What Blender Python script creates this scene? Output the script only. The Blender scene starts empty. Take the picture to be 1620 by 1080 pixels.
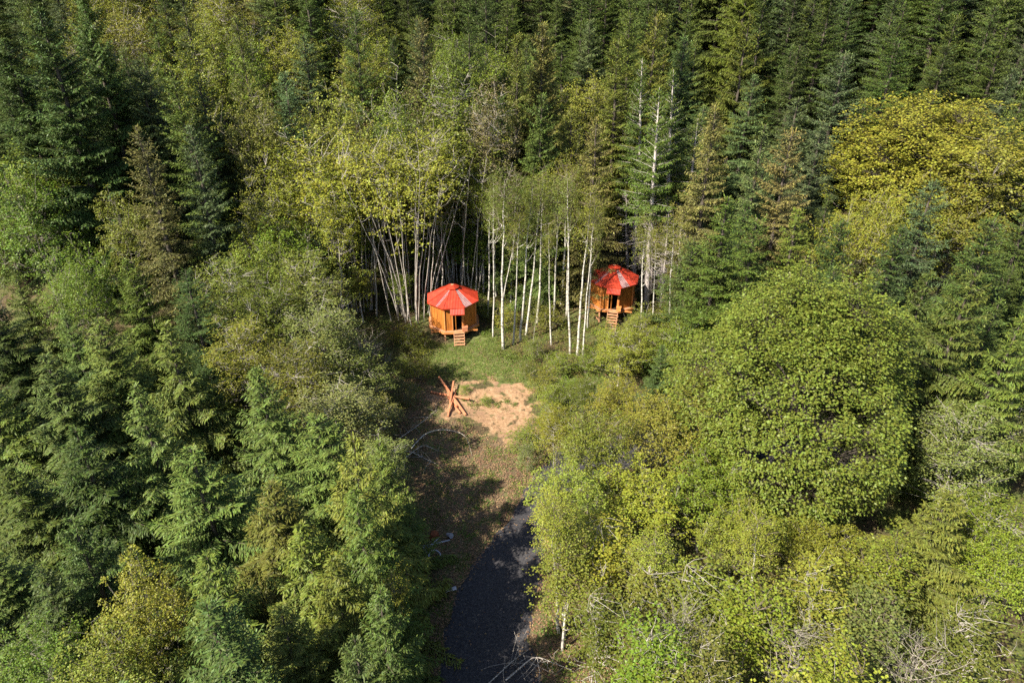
import bpy, math, random
import numpy as np
from mathutils import Vector, Matrix, noise
# ------------------------------------------------------------------ camera, sky, sun, exposure
scn = bpy.context.scene
COL = scn.collection
CAM = np.array([0.0, 0.0, 32.0]); PITCH = math.radians(30); FPX = 1080.0
cd = bpy.data.cameras.new('camera'); cam = bpy.data.objects.new('camera', cd); COL.objects.link(cam)
cam.location = CAM; cam.rotation_euler = (math.radians(90) - PITCH, 0, 0)
cd.sensor_width = 36; cd.lens = 24; cd.clip_end = 3000; cd.clip_start = .1
scn.camera = cam
SUN_EL = math.radians(43); SUN_DIR = Vector((-.79, -.61, 0)).normalized() * math.cos(SUN_EL) + Vector((0, 0, math.sin(SUN_EL)))
w = bpy.data.worlds.new('World'); scn.world = w; w.use_nodes = True
nt = w.node_tree; sky = nt.nodes.new('ShaderNodeTexSky'); sky.sky_type = 'NISHITA'; sky.sun_disc = False
sky.sun_elevation = SUN_EL; sky.sun_rotation = math.atan2(SUN_DIR.x, SUN_DIR.y)
nt.links.new(sky.outputs[0], nt.nodes['Background'].inputs[0]); nt.nodes['Background'].inputs[1].default_value = .074
sd = bpy.data.lights.new('sun', 'SUN'); sd.energy = 5.0; sd.angle = math.radians(.5); sd.color = (1, .93, .80)
so = bpy.data.objects.new('sun', sd); COL.objects.link(so); so.rotation_euler = SUN_DIR.to_track_quat('Z', 'Y').to_euler()
scn.view_settings.view_transform = 'Standard'; scn.view_settings.look = 'None'; scn.view_settings.exposure = 1.45
scn.render.engine = 'CYCLES'
cy = scn.cycles; cy.use_denoising = False; cy.max_bounces = 5; cy.diffuse_bounces = 2; cy.glossy_bounces = 1; cy.transmission_bounces = 3
cy.caustics_reflective = False; cy.caustics_refractive = False

# ------------------------------------------------------------------ pixels of the survey picture <-> world
SP, CP = math.sin(PITCH), math.cos(PITCH)
def ray(px, py):
    u = (px - 810) / FPX; v = (540 - py) / FPX
    return np.array([u, CP + v * SP, -SP + v * CP])
def proj(p):
    d = np.asarray(p, float) - CAM
    z = d[1] * CP - d[2] * SP; y = d[1] * SP + d[2] * CP
    return 810 + FPX * d[0] / z, 540 - FPX * y / z
def sstep(a, b, x):
    t = np.clip((x - a) / (b - a), 0, 1); return t * t * (3 - 2 * t)
def gz(x, y):
    x = np.asarray(x, float); y = np.asarray(y, float)
    r = y - 66 + 12 * sstep(8, 30, -x) + 10 * sstep(16, 40, x)
    h = .44 * (r + np.sqrt(r * r + 25)) / 2
    h = h * sstep(60, 70, y + 12 * sstep(8, 30, -x) + 10 * sstep(16, 40, x))
    h = h + .22 * np.sin(x * .31 + 1.3) * np.sin(y * .27 + .4) + .10 * np.sin(x * .9 + y * .5) * np.sin(y * .8 - x * .3)
    h = h + 1.4 * sstep(14, 40, -x + 0 * y) - .0 + 1.5 * sstep(20, 45, x)
    return h
def ground_at(px, py, dz=0.0):
    r = ray(px, py); t = 15.0
    for _ in range(4000):
        p = CAM + r * t
        if p[2] <= gz(p[0], p[1]) + dz: break
        t += .05
    return p
def at_dist(px, py, d):                       # point on the ray at ground distance d
    r = ray(px, py); t = d / r[1]; return CAM + r * t

# ------------------------------------------------------------------ materials
def mat(name):
    m = bpy.data.materials.new(name); m.use_nodes = True
    return m, m.node_tree, m.node_tree.nodes['Principled BSDF']
def N(nt, t, **k):
    n = nt.nodes.new(t)
    for a, b in k.items(): setattr(n, a, b)
    return n
def ramp(nt, stops):
    r = N(nt, 'ShaderNodeValToRGB'); e = r.color_ramp.elements
    e[0].position, e[0].color = stops[0][0], (*stops[0][1], 1); e[1].position, e[1].color = stops[-1][0], (*stops[-1][1], 1)
    for p, c in stops[1:-1]:
        x = e.new(p); x.color = (*c, 1)
    return r
def noisy(name, stops, scale=4., rough=.8, stretch=(1, 1, 1), detail=6, bump=.0, spec=.2, objvar=0.):
    m, nt, b = mat(name); L = nt.links.new
    tc = N(nt, 'ShaderNodeTexCoord'); mp = N(nt, 'ShaderNodeMapping'); mp.inputs['Scale'].default_value = stretch
    n = N(nt, 'ShaderNodeTexNoise'); n.inputs['Scale'].default_value = scale; n.inputs['Detail'].default_value = detail
    L(tc.outputs['Object'], mp.inputs[0]); L(mp.outputs[0], n.inputs['Vector'])
    r = ramp(nt, stops); L(n.outputs[0], r.inputs[0])
    out = r.outputs[0]
    if objvar:
        oi = N(nt, 'ShaderNodeObjectInfo'); mr = N(nt, 'ShaderNodeMapRange'); mr.inputs[3].default_value = 1 - objvar; mr.inputs[4].default_value = 1 + objvar
        hs = N(nt, 'ShaderNodeHueSaturation'); L(oi.outputs['Random'], mr.inputs[0]); L(mr.outputs[0], hs.inputs['Value']); L(out, hs.inputs['Color']); out = hs.outputs[0]
    L(out, b.inputs['Base Color'])
    b.inputs['Roughness'].default_value = rough; b.inputs['Specular IOR Level'].default_value = spec
    if bump:
        bp = N(nt, 'ShaderNodeBump'); bp.inputs['Strength'].default_value = bump; bp.inputs['Distance'].default_value = .02
        L(n.outputs[0], bp.inputs['Height']); L(bp.outputs[0], b.inputs['Normal'])
    return m
def foliage(name, tip, tipamt=.7, trans=.3, rough=.45, spec=.35):
    """base colour comes from the object's own colour; attribute v (0 old growth .. 1 young tips; on needles also a painted sunlit look)"""
    m, nt, b = mat(name); L = nt.links.new
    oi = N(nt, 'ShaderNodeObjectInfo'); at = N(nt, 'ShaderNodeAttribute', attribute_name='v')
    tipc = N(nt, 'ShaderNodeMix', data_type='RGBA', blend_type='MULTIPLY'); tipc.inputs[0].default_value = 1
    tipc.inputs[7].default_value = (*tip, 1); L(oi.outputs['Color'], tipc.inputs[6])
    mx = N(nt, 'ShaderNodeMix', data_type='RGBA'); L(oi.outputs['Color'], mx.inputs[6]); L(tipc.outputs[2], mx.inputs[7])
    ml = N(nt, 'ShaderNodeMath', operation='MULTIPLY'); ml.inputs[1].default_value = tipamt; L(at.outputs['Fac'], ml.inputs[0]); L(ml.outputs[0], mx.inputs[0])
    wn = N(nt, 'ShaderNodeAttribute', attribute_name='h')
    hs = N(nt, 'ShaderNodeHueSaturation'); mr = N(nt, 'ShaderNodeMapRange'); mr.inputs[3].default_value = .475; mr.inputs[4].default_value = .52
    mr2 = N(nt, 'ShaderNodeMapRange'); mr2.inputs[3].default_value = .72; mr2.inputs[4].default_value = 1.3
    L(wn.outputs['Fac'], mr.inputs[0]); L(mr.outputs[0], hs.inputs['Hue']); L(wn.outputs['Fac'], mr2.inputs[0]); L(mr2.outputs[0], hs.inputs['Value']); L(mx.outputs[2], hs.inputs['Color'])
    b.inputs['Roughness'].default_value = rough; b.inputs['Specular IOR Level'].default_value = spec
    L(hs.outputs[0], b.inputs['Base Color'])
    tr = N(nt, 'ShaderNodeBsdfTranslucent'); L(hs.outputs[0], tr.inputs[0])
    ms = N(nt, 'ShaderNodeMixShader'); ms.inputs[0].default_value = trans
    L(b.outputs[0], ms.inputs[1]); L(tr.outputs[0], ms.inputs[2]); L(ms.outputs[0], nt.nodes['Material Output'].inputs[0])
    return m
M = {}
M['needles'] = foliage('needles', (2.2, 1.9, 1.15), .85, .14, .55, .25)  # tip colour: young growth, with sun on the bough ends painted in
M['leaves'] = foliage('leaves', (1.35, 1.22, .9), .7, .26, .5, .25)
M['bark_dark'] = noisy('bark_dark', [(.3, (.045, .034, .025)), (.7, (.12, .10, .08))], 6, stretch=(3, 3, .6), bump=.5)
M['bark_grey'] = noisy('bark_grey', [(.3, (.15, .13, .10)), (.7, (.34, .30, .25))], 5, stretch=(3, 3, .8), bump=.4)
M['bark_white'] = noisy('bark_white', [(.36, (.10, .085, .07)), (.45, (.42, .39, .33)), (.75, (.62, .59, .52))], 3.2, stretch=(1, 1, 2.2), bump=.2)
def twiggy(m, twig):
    nt = m.node_tree; b = nt.nodes['Principled BSDF']; src = b.inputs['Base Color'].links[0].from_socket; at = N(nt, 'ShaderNodeAttribute', attribute_name='v')
    mr = N(nt, 'ShaderNodeMapRange'); mr.inputs[1].default_value = .010; mr.inputs[2].default_value = .04; nt.links.new(at.outputs['Fac'], mr.inputs[0])
    mx = N(nt, 'ShaderNodeMix', data_type='RGBA'); mx.inputs[6].default_value = (*twig, 1); nt.links.new(mr.outputs[0], mx.inputs[0]); nt.links.new(src, mx.inputs[7]); nt.links.new(mx.outputs[2], b.inputs['Base Color'])
twiggy(M['bark_white'], (.17, .13, .09))
M['bark_dead'] = noisy('bark_dead', [(.3, (.26, .22, .20)), (.7, (.56, .50, .46))], 5, stretch=(2, 2, .8))
M['bark_pale'] = noisy('bark_pale', [(.3, (.22, .19, .16)), (.7, (.52, .47, .41))], 5, stretch=(2, 2, .8))

# ------------------------------------------------------------------ quad collector
class Quads:
    def __init__(s): s.V = []; s.F = []; s.v = []; s.n = 0
    def add(s, verts, faces, v=0.5):
        s.V.append(np.asarray(verts, np.float32)); s.F.append(np.asarray(faces, np.int32) + s.n)
        k = len(faces); s.v.append(np.broadcast_to(np.asarray(v, np.float32), (k,)).copy()); s.n += len(verts)
    def kites(s, P, D, S, l, w, v, sag=0.0, blunt=.5):
        n = len(P)
        if n == 0: return
        l = np.broadcast_to(l, (n,))[:, None]; w = np.broadcast_to(w, (n,))[:, None]
        up = np.array([0, 0, 1.0])
        mid = P + D * l * blunt; a = mid + S * w * .5; b = mid - S * w * .5; c = P + D * l - up * (sag * l)
        V = np.stack([P, a, c, b], 1).reshape(-1, 3); F = np.arange(4 * n).reshape(n, 4)
        s.add(V, F, v)
    def tube(s, pts, rad, k=5):
        pts = np.asarray(pts, float); n = len(pts); rad = np.broadcast_to(rad, (n,))
        T = np.gradient(pts, axis=0); T /= np.linalg.norm(T, axis=1)[:, None] + 1e-9
        ref = np.where(np.abs(T[:, 2:3]) > .9, np.array([[1., 0, 0]]), np.array([[0, 0, 1.]]))
        if abs(T[:, 2]).mean() > .6: ref = np.broadcast_to(np.array([[1., 0, 0]]), T.shape)
        A = np.cross(T, ref); A /= np.linalg.norm(A, axis=1)[:, None] + 1e-9; B = np.cross(T, A)
        an = np.arange(k) * 2 * math.pi / k
        ring = pts[:, None] + rad[:, None, None] * (np.cos(an)[None, :, None] * A[:, None] + np.sin(an)[None, :, None] * B[:, None])
        F = []
        for i in range(n - 1):
            for j in range(k):
                F.append((i * k + j, i * k + (j + 1) % k, (i + 1) * k + (j + 1) % k, (i + 1) * k + j))
        s.add(ring.reshape(-1, 3), F, np.repeat(rad[:-1], k))
    def mesh(s, name, material, smooth=False, seed=0):
        V = np.concatenate(s.V); F = np.concatenate(s.F); v = np.concatenate(s.v)
        me = bpy.data.meshes.new(name); me.vertices.add(len(V)); me.vertices.foreach_set('co', V.ravel())
        me.loops.add(F.size); me.loops.foreach_set('vertex_index', F.ravel())
        me.polygons.add(len(F)); me.polygons.foreach_set('loop_start', np.arange(0, F.size, 4, dtype=np.int32))
        try: me.polygons.foreach_set('loop_total', np.full(len(F), 4, np.int32))
        except Exception: pass
        me.update(calc_edges=True)
        if smooth: me.polygons.foreach_set('use_smooth', np.ones(len(F), bool))
        a = me.attributes.new('v', 'FLOAT', 'FACE'); a.data.foreach_set('value', v)
        h = np.random.default_rng(seed + 5).random(len(F)).astype(np.float32)
        a = me.attributes.new('h', 'FLOAT', 'FACE'); a.data.foreach_set('value', h)
        me.materials.append(M[material]); return me
def unit(a): return a / (np.linalg.norm(a, axis=-1, keepdims=True) + 1e-9)

# ------------------------------------------------------------------ tree prototypes (trunk mesh, crown mesh)
def conifer(seed, H, R, droop=.25, hang=.35, zb=.08, dens=1., dead_to=0., bark='bark_dark', prof=.8, asym=.0, nl=.20, nw=.06, gap=1., tmax=.72, step=.135, comb=.38, nbk=1.):
    g = np.random.default_rng(seed); W = Quads(); C = Quads(); up = np.array([0, 0, 1.])
    zz = np.linspace(0, H, 10); r0 = .012 * H + .05
    wx = np.cumsum(g.normal(0, .05, 10)) * (zz > 0); wy = np.cumsum(g.normal(0, .05, 10)) * (zz > 0)
    W.tube(np.stack([wx, wy, zz], 1), r0 * (1 - zz / H) ** .8 + .015, 7)
    z = zb * H
    if dead_to: z0 = dead_to * H
    lob = g.uniform(0, 6.28, 3)
    while z < H * .99:
        t = (H - z) / (H * (1 - zb)); cx = np.interp(z, zz, wx); cyy = np.interp(z, zz, wy)
        dead = dead_to and z < dead_to * H * g.uniform(.8, 1.15)
        Lb = R * min(1, (t ** prof) * (1.12 - .12 * t)) + .12
        if dead_to: Lb = R * min(1, (t * 1.5) ** prof) + .1
        nb = int((3 if dead else 5 + 2.2 * t) * nbk * (1 if dead else dens) + g.random())
        for _ in range(nb):
            az = g.uniform(0, 2 * math.pi); L = Lb * g.uniform(.62, 1.15) * (1 + .13 * math.sin(2 * az + lob[0]) + .08 * math.sin(3 * az + z * .8 + lob[1]))
            if g.random() < .05: L *= .5
            rise = .75 * (1 - t) ** 1.6 + .10; dr = droop * (0.35 + .9 * t) * g.uniform(.7, 1.3)
            hd = np.array([math.cos(az), math.sin(az), 0]); sdv = np.array([-hd[1], hd[0], 0])
            zs = z + g.uniform(-.18, .18); curl = g.normal(0, .08)
            def P(s): 
                s = np.asarray(s)[:, None]
                return np.array([cx, cyy, zs]) + hd * s * L + sdv * curl * L * s * s + up * (L * (rise * s - dr * s * s + .12 * s ** 4))
            ss = np.array([0, .3, .62, .93])
            if dead:
                W.tube(P(ss * .9) - up * (.12 * L * ss[:, None] ** 2), np.array([.03, .024, .015, .006]), 3)
                for s in (.35, .5, .7, .8):
                    p = P([s])[0] - up * (.12 * L * s * s); e = p + (hd * .5 + sdv * g.choice([-1, 1]) * .7 - up * .25) * L * .3 * g.uniform(.4, 1)
                    W.tube([p, e], [.01, .004], 3)
                continue
            W.tube(P(ss), np.array([.03, .022, .013, .006]) * (.5 + .25 * L), 3)
            n = max(4, int(L / .115 * (.6 + .4 * dens))); s = np.linspace(.08, 1, n) + g.normal(0, .01, n)
            p = P(s); T = unit(np.gradient(p, axis=0)); S = unit(np.cross(T, up))
            tl = np.minimum(.10 + .36 * L * np.clip(1.04 - s, 0, 1) ** .75 * (s > .08) * (.35 + .65 * np.minimum(1, s * 2.2)), tmax)
            for sg in (-1, 1):
                k = np.ceil(tl / step).astype(int); idx = np.repeat(np.arange(n), k); q = np.concatenate([np.arange(a) for a in k]) + .15
                f = q / k[idx]; ln = (tl * g.uniform(.75, 1.2, n))[idx]; a = np.radians(g.uniform(42, 64, n))[idx]
                td = T[idx] * np.cos(a)[:, None] + S[idx] * sg * np.sin(a)[:, None] - up * (hang * g.uniform(.5, 1.2, n)[idx])[:, None]
                pos = p[idx] + unit(td) * (ln * f)[:, None] - up * (hang * .55 * ln * f * f)[:, None] + g.normal(0, .02, (len(idx), 3))
                m = len(idx); d = unit(unit(td) + g.normal(0, comb, (m, 3)) - up * .15)
                sd_ = unit(np.cross(d, up + g.normal(0, .35, (m, 3))))
                v = np.clip(.15 + .5 * f + .45 * s[idx] - .25 + g.normal(0, .12, m), 0, 1) * (.55 + .45 * (1 - t) + .1)
                C.kites(pos, d, sd_, nl * g.uniform(.75, 1.3, m), nw * g.uniform(.8, 1.3, m), v, sag=.12)
            d = unit(T + g.normal(0, .25, (n, 3)))
            C.kites(p + up * .015, d, unit(np.cross(d, up)), nl * 1.1, nw * 1.2, np.clip(s * .8, 0, 1), sag=.05)
        z += (.33 + .16 * t) * g.uniform(.8, 1.2) * gap / (.75 + .25 * dens) * (H / 16) ** .4
    p = np.array([[wx[-1], wy[-1], H - .5]] * 14); d = unit(np.stack([g.normal(0, .3, 14), g.normal(0, .3, 14), np.ones(14)], 1))
    C.kites(p + d * g.random((14, 1)) * .5, d, unit(np.cross(d, g.normal(0, 1, (14, 3)))), .28, .06, .8)
    return W.mesh('trunk', bark, True, seed), C.mesh('crown', 'needles', False, seed)

def decid(seed, H, cb, R, K=500, per=26, leaf=.13, tuft=.38, trunks=1, shell=.6, limbs=14, bark='bark_grey', tr=.16, flat=.5, bare=0, spread=.35, lump=.22, twig=.012, topw=0.0, lw=.85, flip=-.35, br=.45, lin=1.):
    g = np.random.default_rng(seed); W = Quads(); C = Quads(); up = np.array([0, 0, 1.])
    cz, rz = (H + cb) / 2, (H - cb) / 2
    ph = g.uniform(0, 6.28, 8)
    def rad(d):
        a = np.arctan2(d[:, 1], d[:, 0]); b = d[:, 2]
        return 1 + lump * (np.sin(3 * a + ph[0]) * np.cos(2.5 * b + ph[1]) * .5 + np.sin(5 * a + 4 * b + ph[2]) * .35 + np.sin(8 * a - 5 * b + ph[3]) * .2 + np.sin(2 * a + 7 * b + ph[4]) * .25)
    d = unit(g.normal(0, 1, (K, 3))); d[:, 2] = np.where((d[:, 2] < flip) & (g.random(K) < .7), -d[:, 2], d[:, 2])
    r = rad(d) * (shell + (1 - shell) * g.random(K) ** .6)
    wd = 1 + topw * d[:, 2:3]
    cen = np.array([0, 0, cz]) + d * r[:, None] * np.array([R, R, rz]) * np.concatenate([wd, wd, np.ones((K, 1))], 1)
    # skeleton: trunks, limbs, twigs
    nodes = []; nrad = []
    for q in range(trunks):
        az = g.uniform(0, 6.28) if trunks > 1 else 0; top = cz + rz * (.55 if trunks == 1 else .2 + .35 * g.random())
        off = R * spread * (0 if trunks == 1 else g.uniform(.3, 1)); b0 = np.array([math.cos(az), math.sin(az), 0]) * (0.0 if trunks == 1 else min(br, .12 * trunks) * g.uniform(.3, 1))
        s = np.linspace(0, 1, 12)[:, None]; wig = np.cumsum(g.normal(0, .05 * H / 15, (12, 3)), 0) * [1, 1, 0] * (s > 0)
        pts = b0 + s * up * top + np.array([math.cos(az), math.sin(az), 0]) * off * s ** 1.3 + wig
        rr = (tr * (1 if trunks == 1 else .62 * g.uniform(.7, 1.1))) * (1 - s[:, 0] * .88)
        W.tube(pts, rr, 7 if trunks == 1 else 6)
        m = (pts[:, 2] > cb * .85) if not bare else pts[:, 2] > cb * .5
        nodes.append(pts[m]); nrad.append(rr[m])
    nodes = np.concatenate(nodes); nrad = np.concatenate(nrad)
    tg = cen[g.permutation(K)[:limbs * trunks]]; tg = np.array([0, 0, cz]) + (tg - np.array([0, 0, cz])) * lin
    new = []; newr = []
    for p in tg:
        c = nodes[:, 2] < p[2] - .15 * np.linalg.norm(nodes[:, :2] - p[:2], axis=1)
        dd = np.linalg.norm(nodes - p, axis=1) + np.where(c, 0, 50) + np.abs(p[2] - nodes[:, 2] - .8 * np.linalg.norm(nodes[:, :2] - p[:2], axis=1)) * .6
        i = int(np.argmin(dd)); a = nodes[i]; s = np.linspace(0, 1, 6)[:, None]
        L = np.linalg.norm(p - a); pts = a + (p - a) * s + up * (-.10 * L * np.sin(s * math.pi)) + g.normal(0, .03 * L, (6, 3)) * (s * (1 - s) * 4)
        rr = np.minimum(nrad[i] * .6, .02 + .014 * L) * (1 - .8 * s[:, 0]) + .005
        W.tube(pts, rr, 4); new.append(pts[1:]); newr.append(rr[1:])
    if new: nodes = np.concatenate([nodes] + new)
    for p in cen:
        dd = np.linalg.norm(nodes - p, axis=1) + np.where(nodes[:, 2] < p[2], 0, 1.0); i = int(np.argmin(dd))
        a = nodes[i]; mid = (a + p) / 2 + g.normal(0, .08, 3); W.tube([a, mid, p], [twig, twig * .8, twig * .35], 3)
    if bare:
        for _ in range(bare):
            i = g.integers(len(nodes)); a = nodes[i]; o = unit(np.array([a[0], a[1], 0]) + g.normal(0, .5, 3) * [1, 1, 0]); e = a + (o * .7 + up * g.uniform(.1, .9)) * g.uniform(.4, 1.4)
            W.tube([a, (a + e) / 2 + g.normal(0, .06, 3), e], [twig, twig * .7, .004], 3)
    if per:
        n = K * per; ci = np.repeat(np.arange(K), per); o = g.normal(0, 1, (n, 3)); sz = (tuft * g.uniform(.6, 1.3, K))[ci][:, None]
        out = unit(cen - np.array([0, 0, cz - .3 * rz]))[ci]
        pos = cen[ci] + o * sz * np.array([.6, .6, .6 * flat]) - up * (np.linalg.norm(o[:, :2], axis=1)[:, None] ** 2 * sz * .10)
        dr = unit(o * [1, 1, .2] + out * .5 + g.normal(0, .35, (n, 3)) - up * .25)
        nm = unit(up * 1.0 + out * .55 + g.normal(0, .42, (n, 3))); S = unit(np.cross(dr, nm))
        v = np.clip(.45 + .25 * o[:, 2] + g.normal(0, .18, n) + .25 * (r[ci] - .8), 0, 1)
        C.kites(pos, dr, S, leaf * g.uniform(.7, 1.3, n), leaf * lw * g.uniform(.7, 1.2, n), v, sag=.12, blunt=.45)
        return W.mesh('trunk', bark, True, seed), C.mesh('crown', 'leaves', False, seed)
    return W.mesh('trunk', bark, True, seed), None

PROTO = {}   # kind -> list of (H, R, trunk mesh, crown mesh)
def reg(kind, H, R, pair): PROTO.setdefault(kind, []).append((H, R, *pair))
for s in range(4): reg('fir', 16, 2.9, conifer(10 + s, 16, 2.9, droop=.28, hang=.22, zb=.06, dens=1.05, prof=[.62, .75, .68, .8][s]))
for s in range(4): reg('hemlock', 15, 4.3, conifer(30 + s, 15, 4.3, droop=.24, hang=[.45, .6, .4, .5][s], zb=.04, dens=1.1, prof=[.95, 1.05, .9, 1.0][s], nl=.25, nw=.065, gap=1.75, tmax=.8, step=.08, comb=.24, nbk=1.2))
for s in range(2): reg('tallfir', 19, 2.8, conifer(50 + s, 19, 2.8, droop=.3, hang=.3, zb=.12, dens=1.0, dead_to=.48, bark='bark_dead', prof=.8))
for s in range(3): reg('maple', 13, 4.6, decid(70 + s, 13, 3.0, 4.6, K=480, per=24, leaf=.18, tuft=.34, limbs=26, tr=.17, shell=.25, lump=.42, trunks=3))
reg('bigmaple', 14, 6.2, decid(80, 14, .8, 6.2, K=3000, per=28, leaf=.138, tuft=.33, limbs=50, tr=.34, bark='bark_dark', lin=.75, shell=.74, lump=.18, topw=-.10, flip=-.65))
reg('bigmaple', 14, 6.2, decid(81, 14, 2.0, 6.2, K=1500, per=26, leaf=.17, tuft=.36, limbs=60, tr=.34, shell=.6, lump=.34, bark='bark_dark', lin=.75))
for s in range(4): reg('alder', 12, 2.7, decid(90 + s, 12, 2.2, 2.7, K=400, per=24, leaf=.125, tuft=.30, limbs=26, tr=.10, shell=.2, trunks=[2, 1, 3, 2][s], bark='bark_pale', bare=36, lump=.3, flat=.8))
for s in range(3): reg('birch', 16, 2.0, decid(110 + s, 16, 9.0, 2.0, K=190, per=18, leaf=.11, tuft=.32, limbs=20, tr=.17, shell=.15, trunks=1, bark='bark_white', bare=16, lump=.35, flat=.8, twig=.011))
reg('clump', 14, 4.6, decid(130, 14, 6.0, 4.6, K=760, per=18, leaf=.15, tuft=.32, limbs=5, tr=.10, topw=.15, shell=.15, trunks=26, bark='bark_pale', bare=120, br=1.9, spread=.9, lump=.5))
reg('clump', 14, 3.6, decid(131, 14, 5.5, 3.6, K=640, per=18, leaf=.15, tuft=.32, limbs=5, tr=.09, topw=.15, shell=.15, trunks=19, bark='bark_pale', bare=90, br=1.7, spread=.9, lump=.5))
reg('bare', 11, 2.6, decid(140, 11, 3.0, 2.6, K=260, per=2, leaf=.10, tuft=.3, limbs=30, tr=.13, shell=.2, bark='bark_grey', bare=60, lump=.3))
for s in range(2): reg('shrub', 3.2, 1.5, decid(150 + s, 3.2, .1, 1.5, K=110, per=22, leaf=.10, tuft=.28, limbs=6, tr=.03, shell=.3, trunks=3, bark='bark_grey', bare=12, lump=.35))

for s in range(3): reg('bigfir', 24, 4.6, conifer(55 + s, 24, 4.6, droop=.3, hang=.4, zb=.05, dens=1.1, prof=[.8, .9, .72][s], nl=.27, nw=.085, gap=1.25, tmax=.9, nbk=1.2))
for s in range(3):
    tm_, _c = conifer(60 + s, 12, 2.2, dead_to=1.3, zb=.1, bark='bark_dead', nbk=.9); reg('snag', 12, 2.2, (tm_, None))
for s in range(2): reg('pole', 17, 2.2, decid(160 + s, 17, 8.5, 2.2, K=260, per=22, leaf=.125, tuft=.32, limbs=18, tr=.12, shell=.15, bark='bark_pale', bare=24, lump=.4, flat=.8))
for s in range(4): reg('sapling', 12, 1.6, decid(170 + s, 12, 2.4, 1.6, K=230, per=18, leaf=.125, tuft=.27, limbs=22, tr=.10, shell=.12, trunks=[1, 2, 1, 2][s], bark=['bark_white', 'bark_pale'][s % 2], bare=18, lump=.45, flat=.8))
# ------------------------------------------------------------------ tagging
def tag(o, label=None, cat=None, group=None, kind=None):
    if label: o['label'] = label
    if cat: o['category'] = cat
    if group: o['group'] = group
    if kind: o['kind'] = kind
    return o
NAMES = {'bigfir': 'fir_tree', 'fir': 'fir_tree', 'hemlock': 'hemlock_tree', 'tallfir': 'fir_tree', 'maple': 'maple_tree', 'bigmaple': 'maple_tree', 'alder': 'alder_tree',
         'birch': 'birch_tree', 'clump': 'maple_clump', 'bare': 'bare_tree', 'shrub': 'shrub', 'pole': 'alder_tree', 'snag': 'dead_tree', 'sapling': 'young_tree'}
TREES = []
rnd = random.Random(7)
def jitter(c, a=.16):
    v = 1 + rnd.uniform(-a, a) * 1.3
    return (c[0] * v * (1 + rnd.uniform(-a, a) * .7), c[1] * v, c[2] * v * (1 + rnd.uniform(-a, a)), 1)
COLR = {'leafy': (.126, .155, .024), 'dark': (.046, .072, .019), 'blue': (.064, .096, .042), 'olive': (.086, .104, .020), 'bronze': (.104, .102, .034), 'fir': (.068, .098, .022),
        'bright': (.125, .182, .022), 'yellow': (.168, .190, .028), 'gold': (.158, .172, .027), 'sage': (.130, .150, .045), 'green': (.115, .160, .022), 'rust': (.17, .135, .055), 'mid': (.122, .140, .026)}
WORD = {'leafy': 'yellowish green', 'dark': 'dark green', 'blue': 'blue-green', 'olive': 'olive green', 'bronze': 'bronze-tipped', 'fir': 'mid-green', 'bright': 'bright green', 'yellow': 'yellow-green',
        'gold': 'golden yellow', 'sage': 'silvery green', 'green': 'fresh green', 'rust': 'rusty brown', 'mid': 'yellowish olive'}
def tree(kind, col, x, y, H, R=None, lean=(0, 0), label=None, var=None, zrot=None, hand=True):
    pl = PROTO[kind]; i = rnd.randrange(len(pl)) if var is None else var
    H0, R0, tm, cm = pl[i]
    root = bpy.data.objects.new(NAMES[kind], None); COL.objects.link(root); root.empty_display_size = .5
    root.location = (x, y, float(gz(x, y)) - .06)
    sz = H / H0; sr = (R / R0) if R else sz * rnd.uniform(.9, 1.12)
    m = Matrix.Rotation(lean[0], 4, 'Y') @ Matrix.Rotation(-lean[1], 4, 'X') @ Matrix.Rotation(rnd.uniform(0, 6.28) if zrot is None else zrot, 4, 'Z')
    root.rotation_euler = m.to_euler(); root.scale = (sr, sr, sz)
    t = bpy.data.objects.new('trunk', tm); COL.objects.link(t); t.parent = root
    c4 = jitter(COLR[col])
    if cm:
        c = bpy.data.objects.new('crown', cm); COL.objects.link(c); c.parent = root; c.color = c4
    ap = proj((x, y, float(gz(x, y)) + H))
    TREES.append(dict(o=root, kind=kind, col=col, x=x, y=y, H=H, R=(R or R0 * sr), ap=ap, label=label, hand=hand))
    return root
def tree_px(kind, col, px, py, d, R=None, **k):     # apex seen at (px, py), standing d metres out
    p = at_dist(px, py, d); H = p[2] - float(gz(p[0], p[1]))
    return tree(kind, col, p[0], p[1], H, R, **k)

# ------------------------------------------------------------------ world polygons (clearing, road)
def wpoly(px): return np.array([ground_at(*p)[:2] for p in px])
def sdist(poly, X, Y):                        # signed distance, + inside
    x0, y0 = poly[:, 0], poly[:, 1]; x1, y1 = np.roll(x0, -1), np.roll(y0, -1)
    best = np.full(X.shape, 1e9); ins = np.zeros(X.shape, bool)
    for a, b, c, d in zip(x0, y0, x1, y1):
        t = np.clip(((X - a) * (c - a) + (Y - b) * (d - b)) / ((c - a) ** 2 + (d - b) ** 2 + 1e-9), 0, 1)
        best = np.minimum(best, np.hypot(X - a - t * (c - a), Y - b - t * (d - b)))
        ins ^= ((b > Y) != (d > Y)) & (X < (c - a) * (Y - b) / (d - b + 1e-12) + a)
    return np.where(ins, best, -best)
P_SAND = wpoly([(695, 606), (740, 598), (825, 604), (860, 640), (880, 690), (830, 720), (770, 690), (735, 668), (690, 662), (668, 640)])
P_GRASS = wpoly([(665, 530), (700, 548), (765, 525), (800, 560), (860, 585), (900, 605), (960, 560), (985, 640), (900, 650), (850, 612), (760, 600), (680, 590)])
P_TRACK = wpoly([(655, 610), (700, 650), (790, 690), (860, 700), (850, 760), (830, 810), (760, 880), (700, 920), (640, 1000), (620, 1080), (660, 1200), (700, 1080), (690, 800), (650, 700)])
P_RSIDE = wpoly([(850, 860), (880, 850), (960, 960), (1010, 1080), (1000, 1180), (840, 1180), (836, 1000)])
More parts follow.
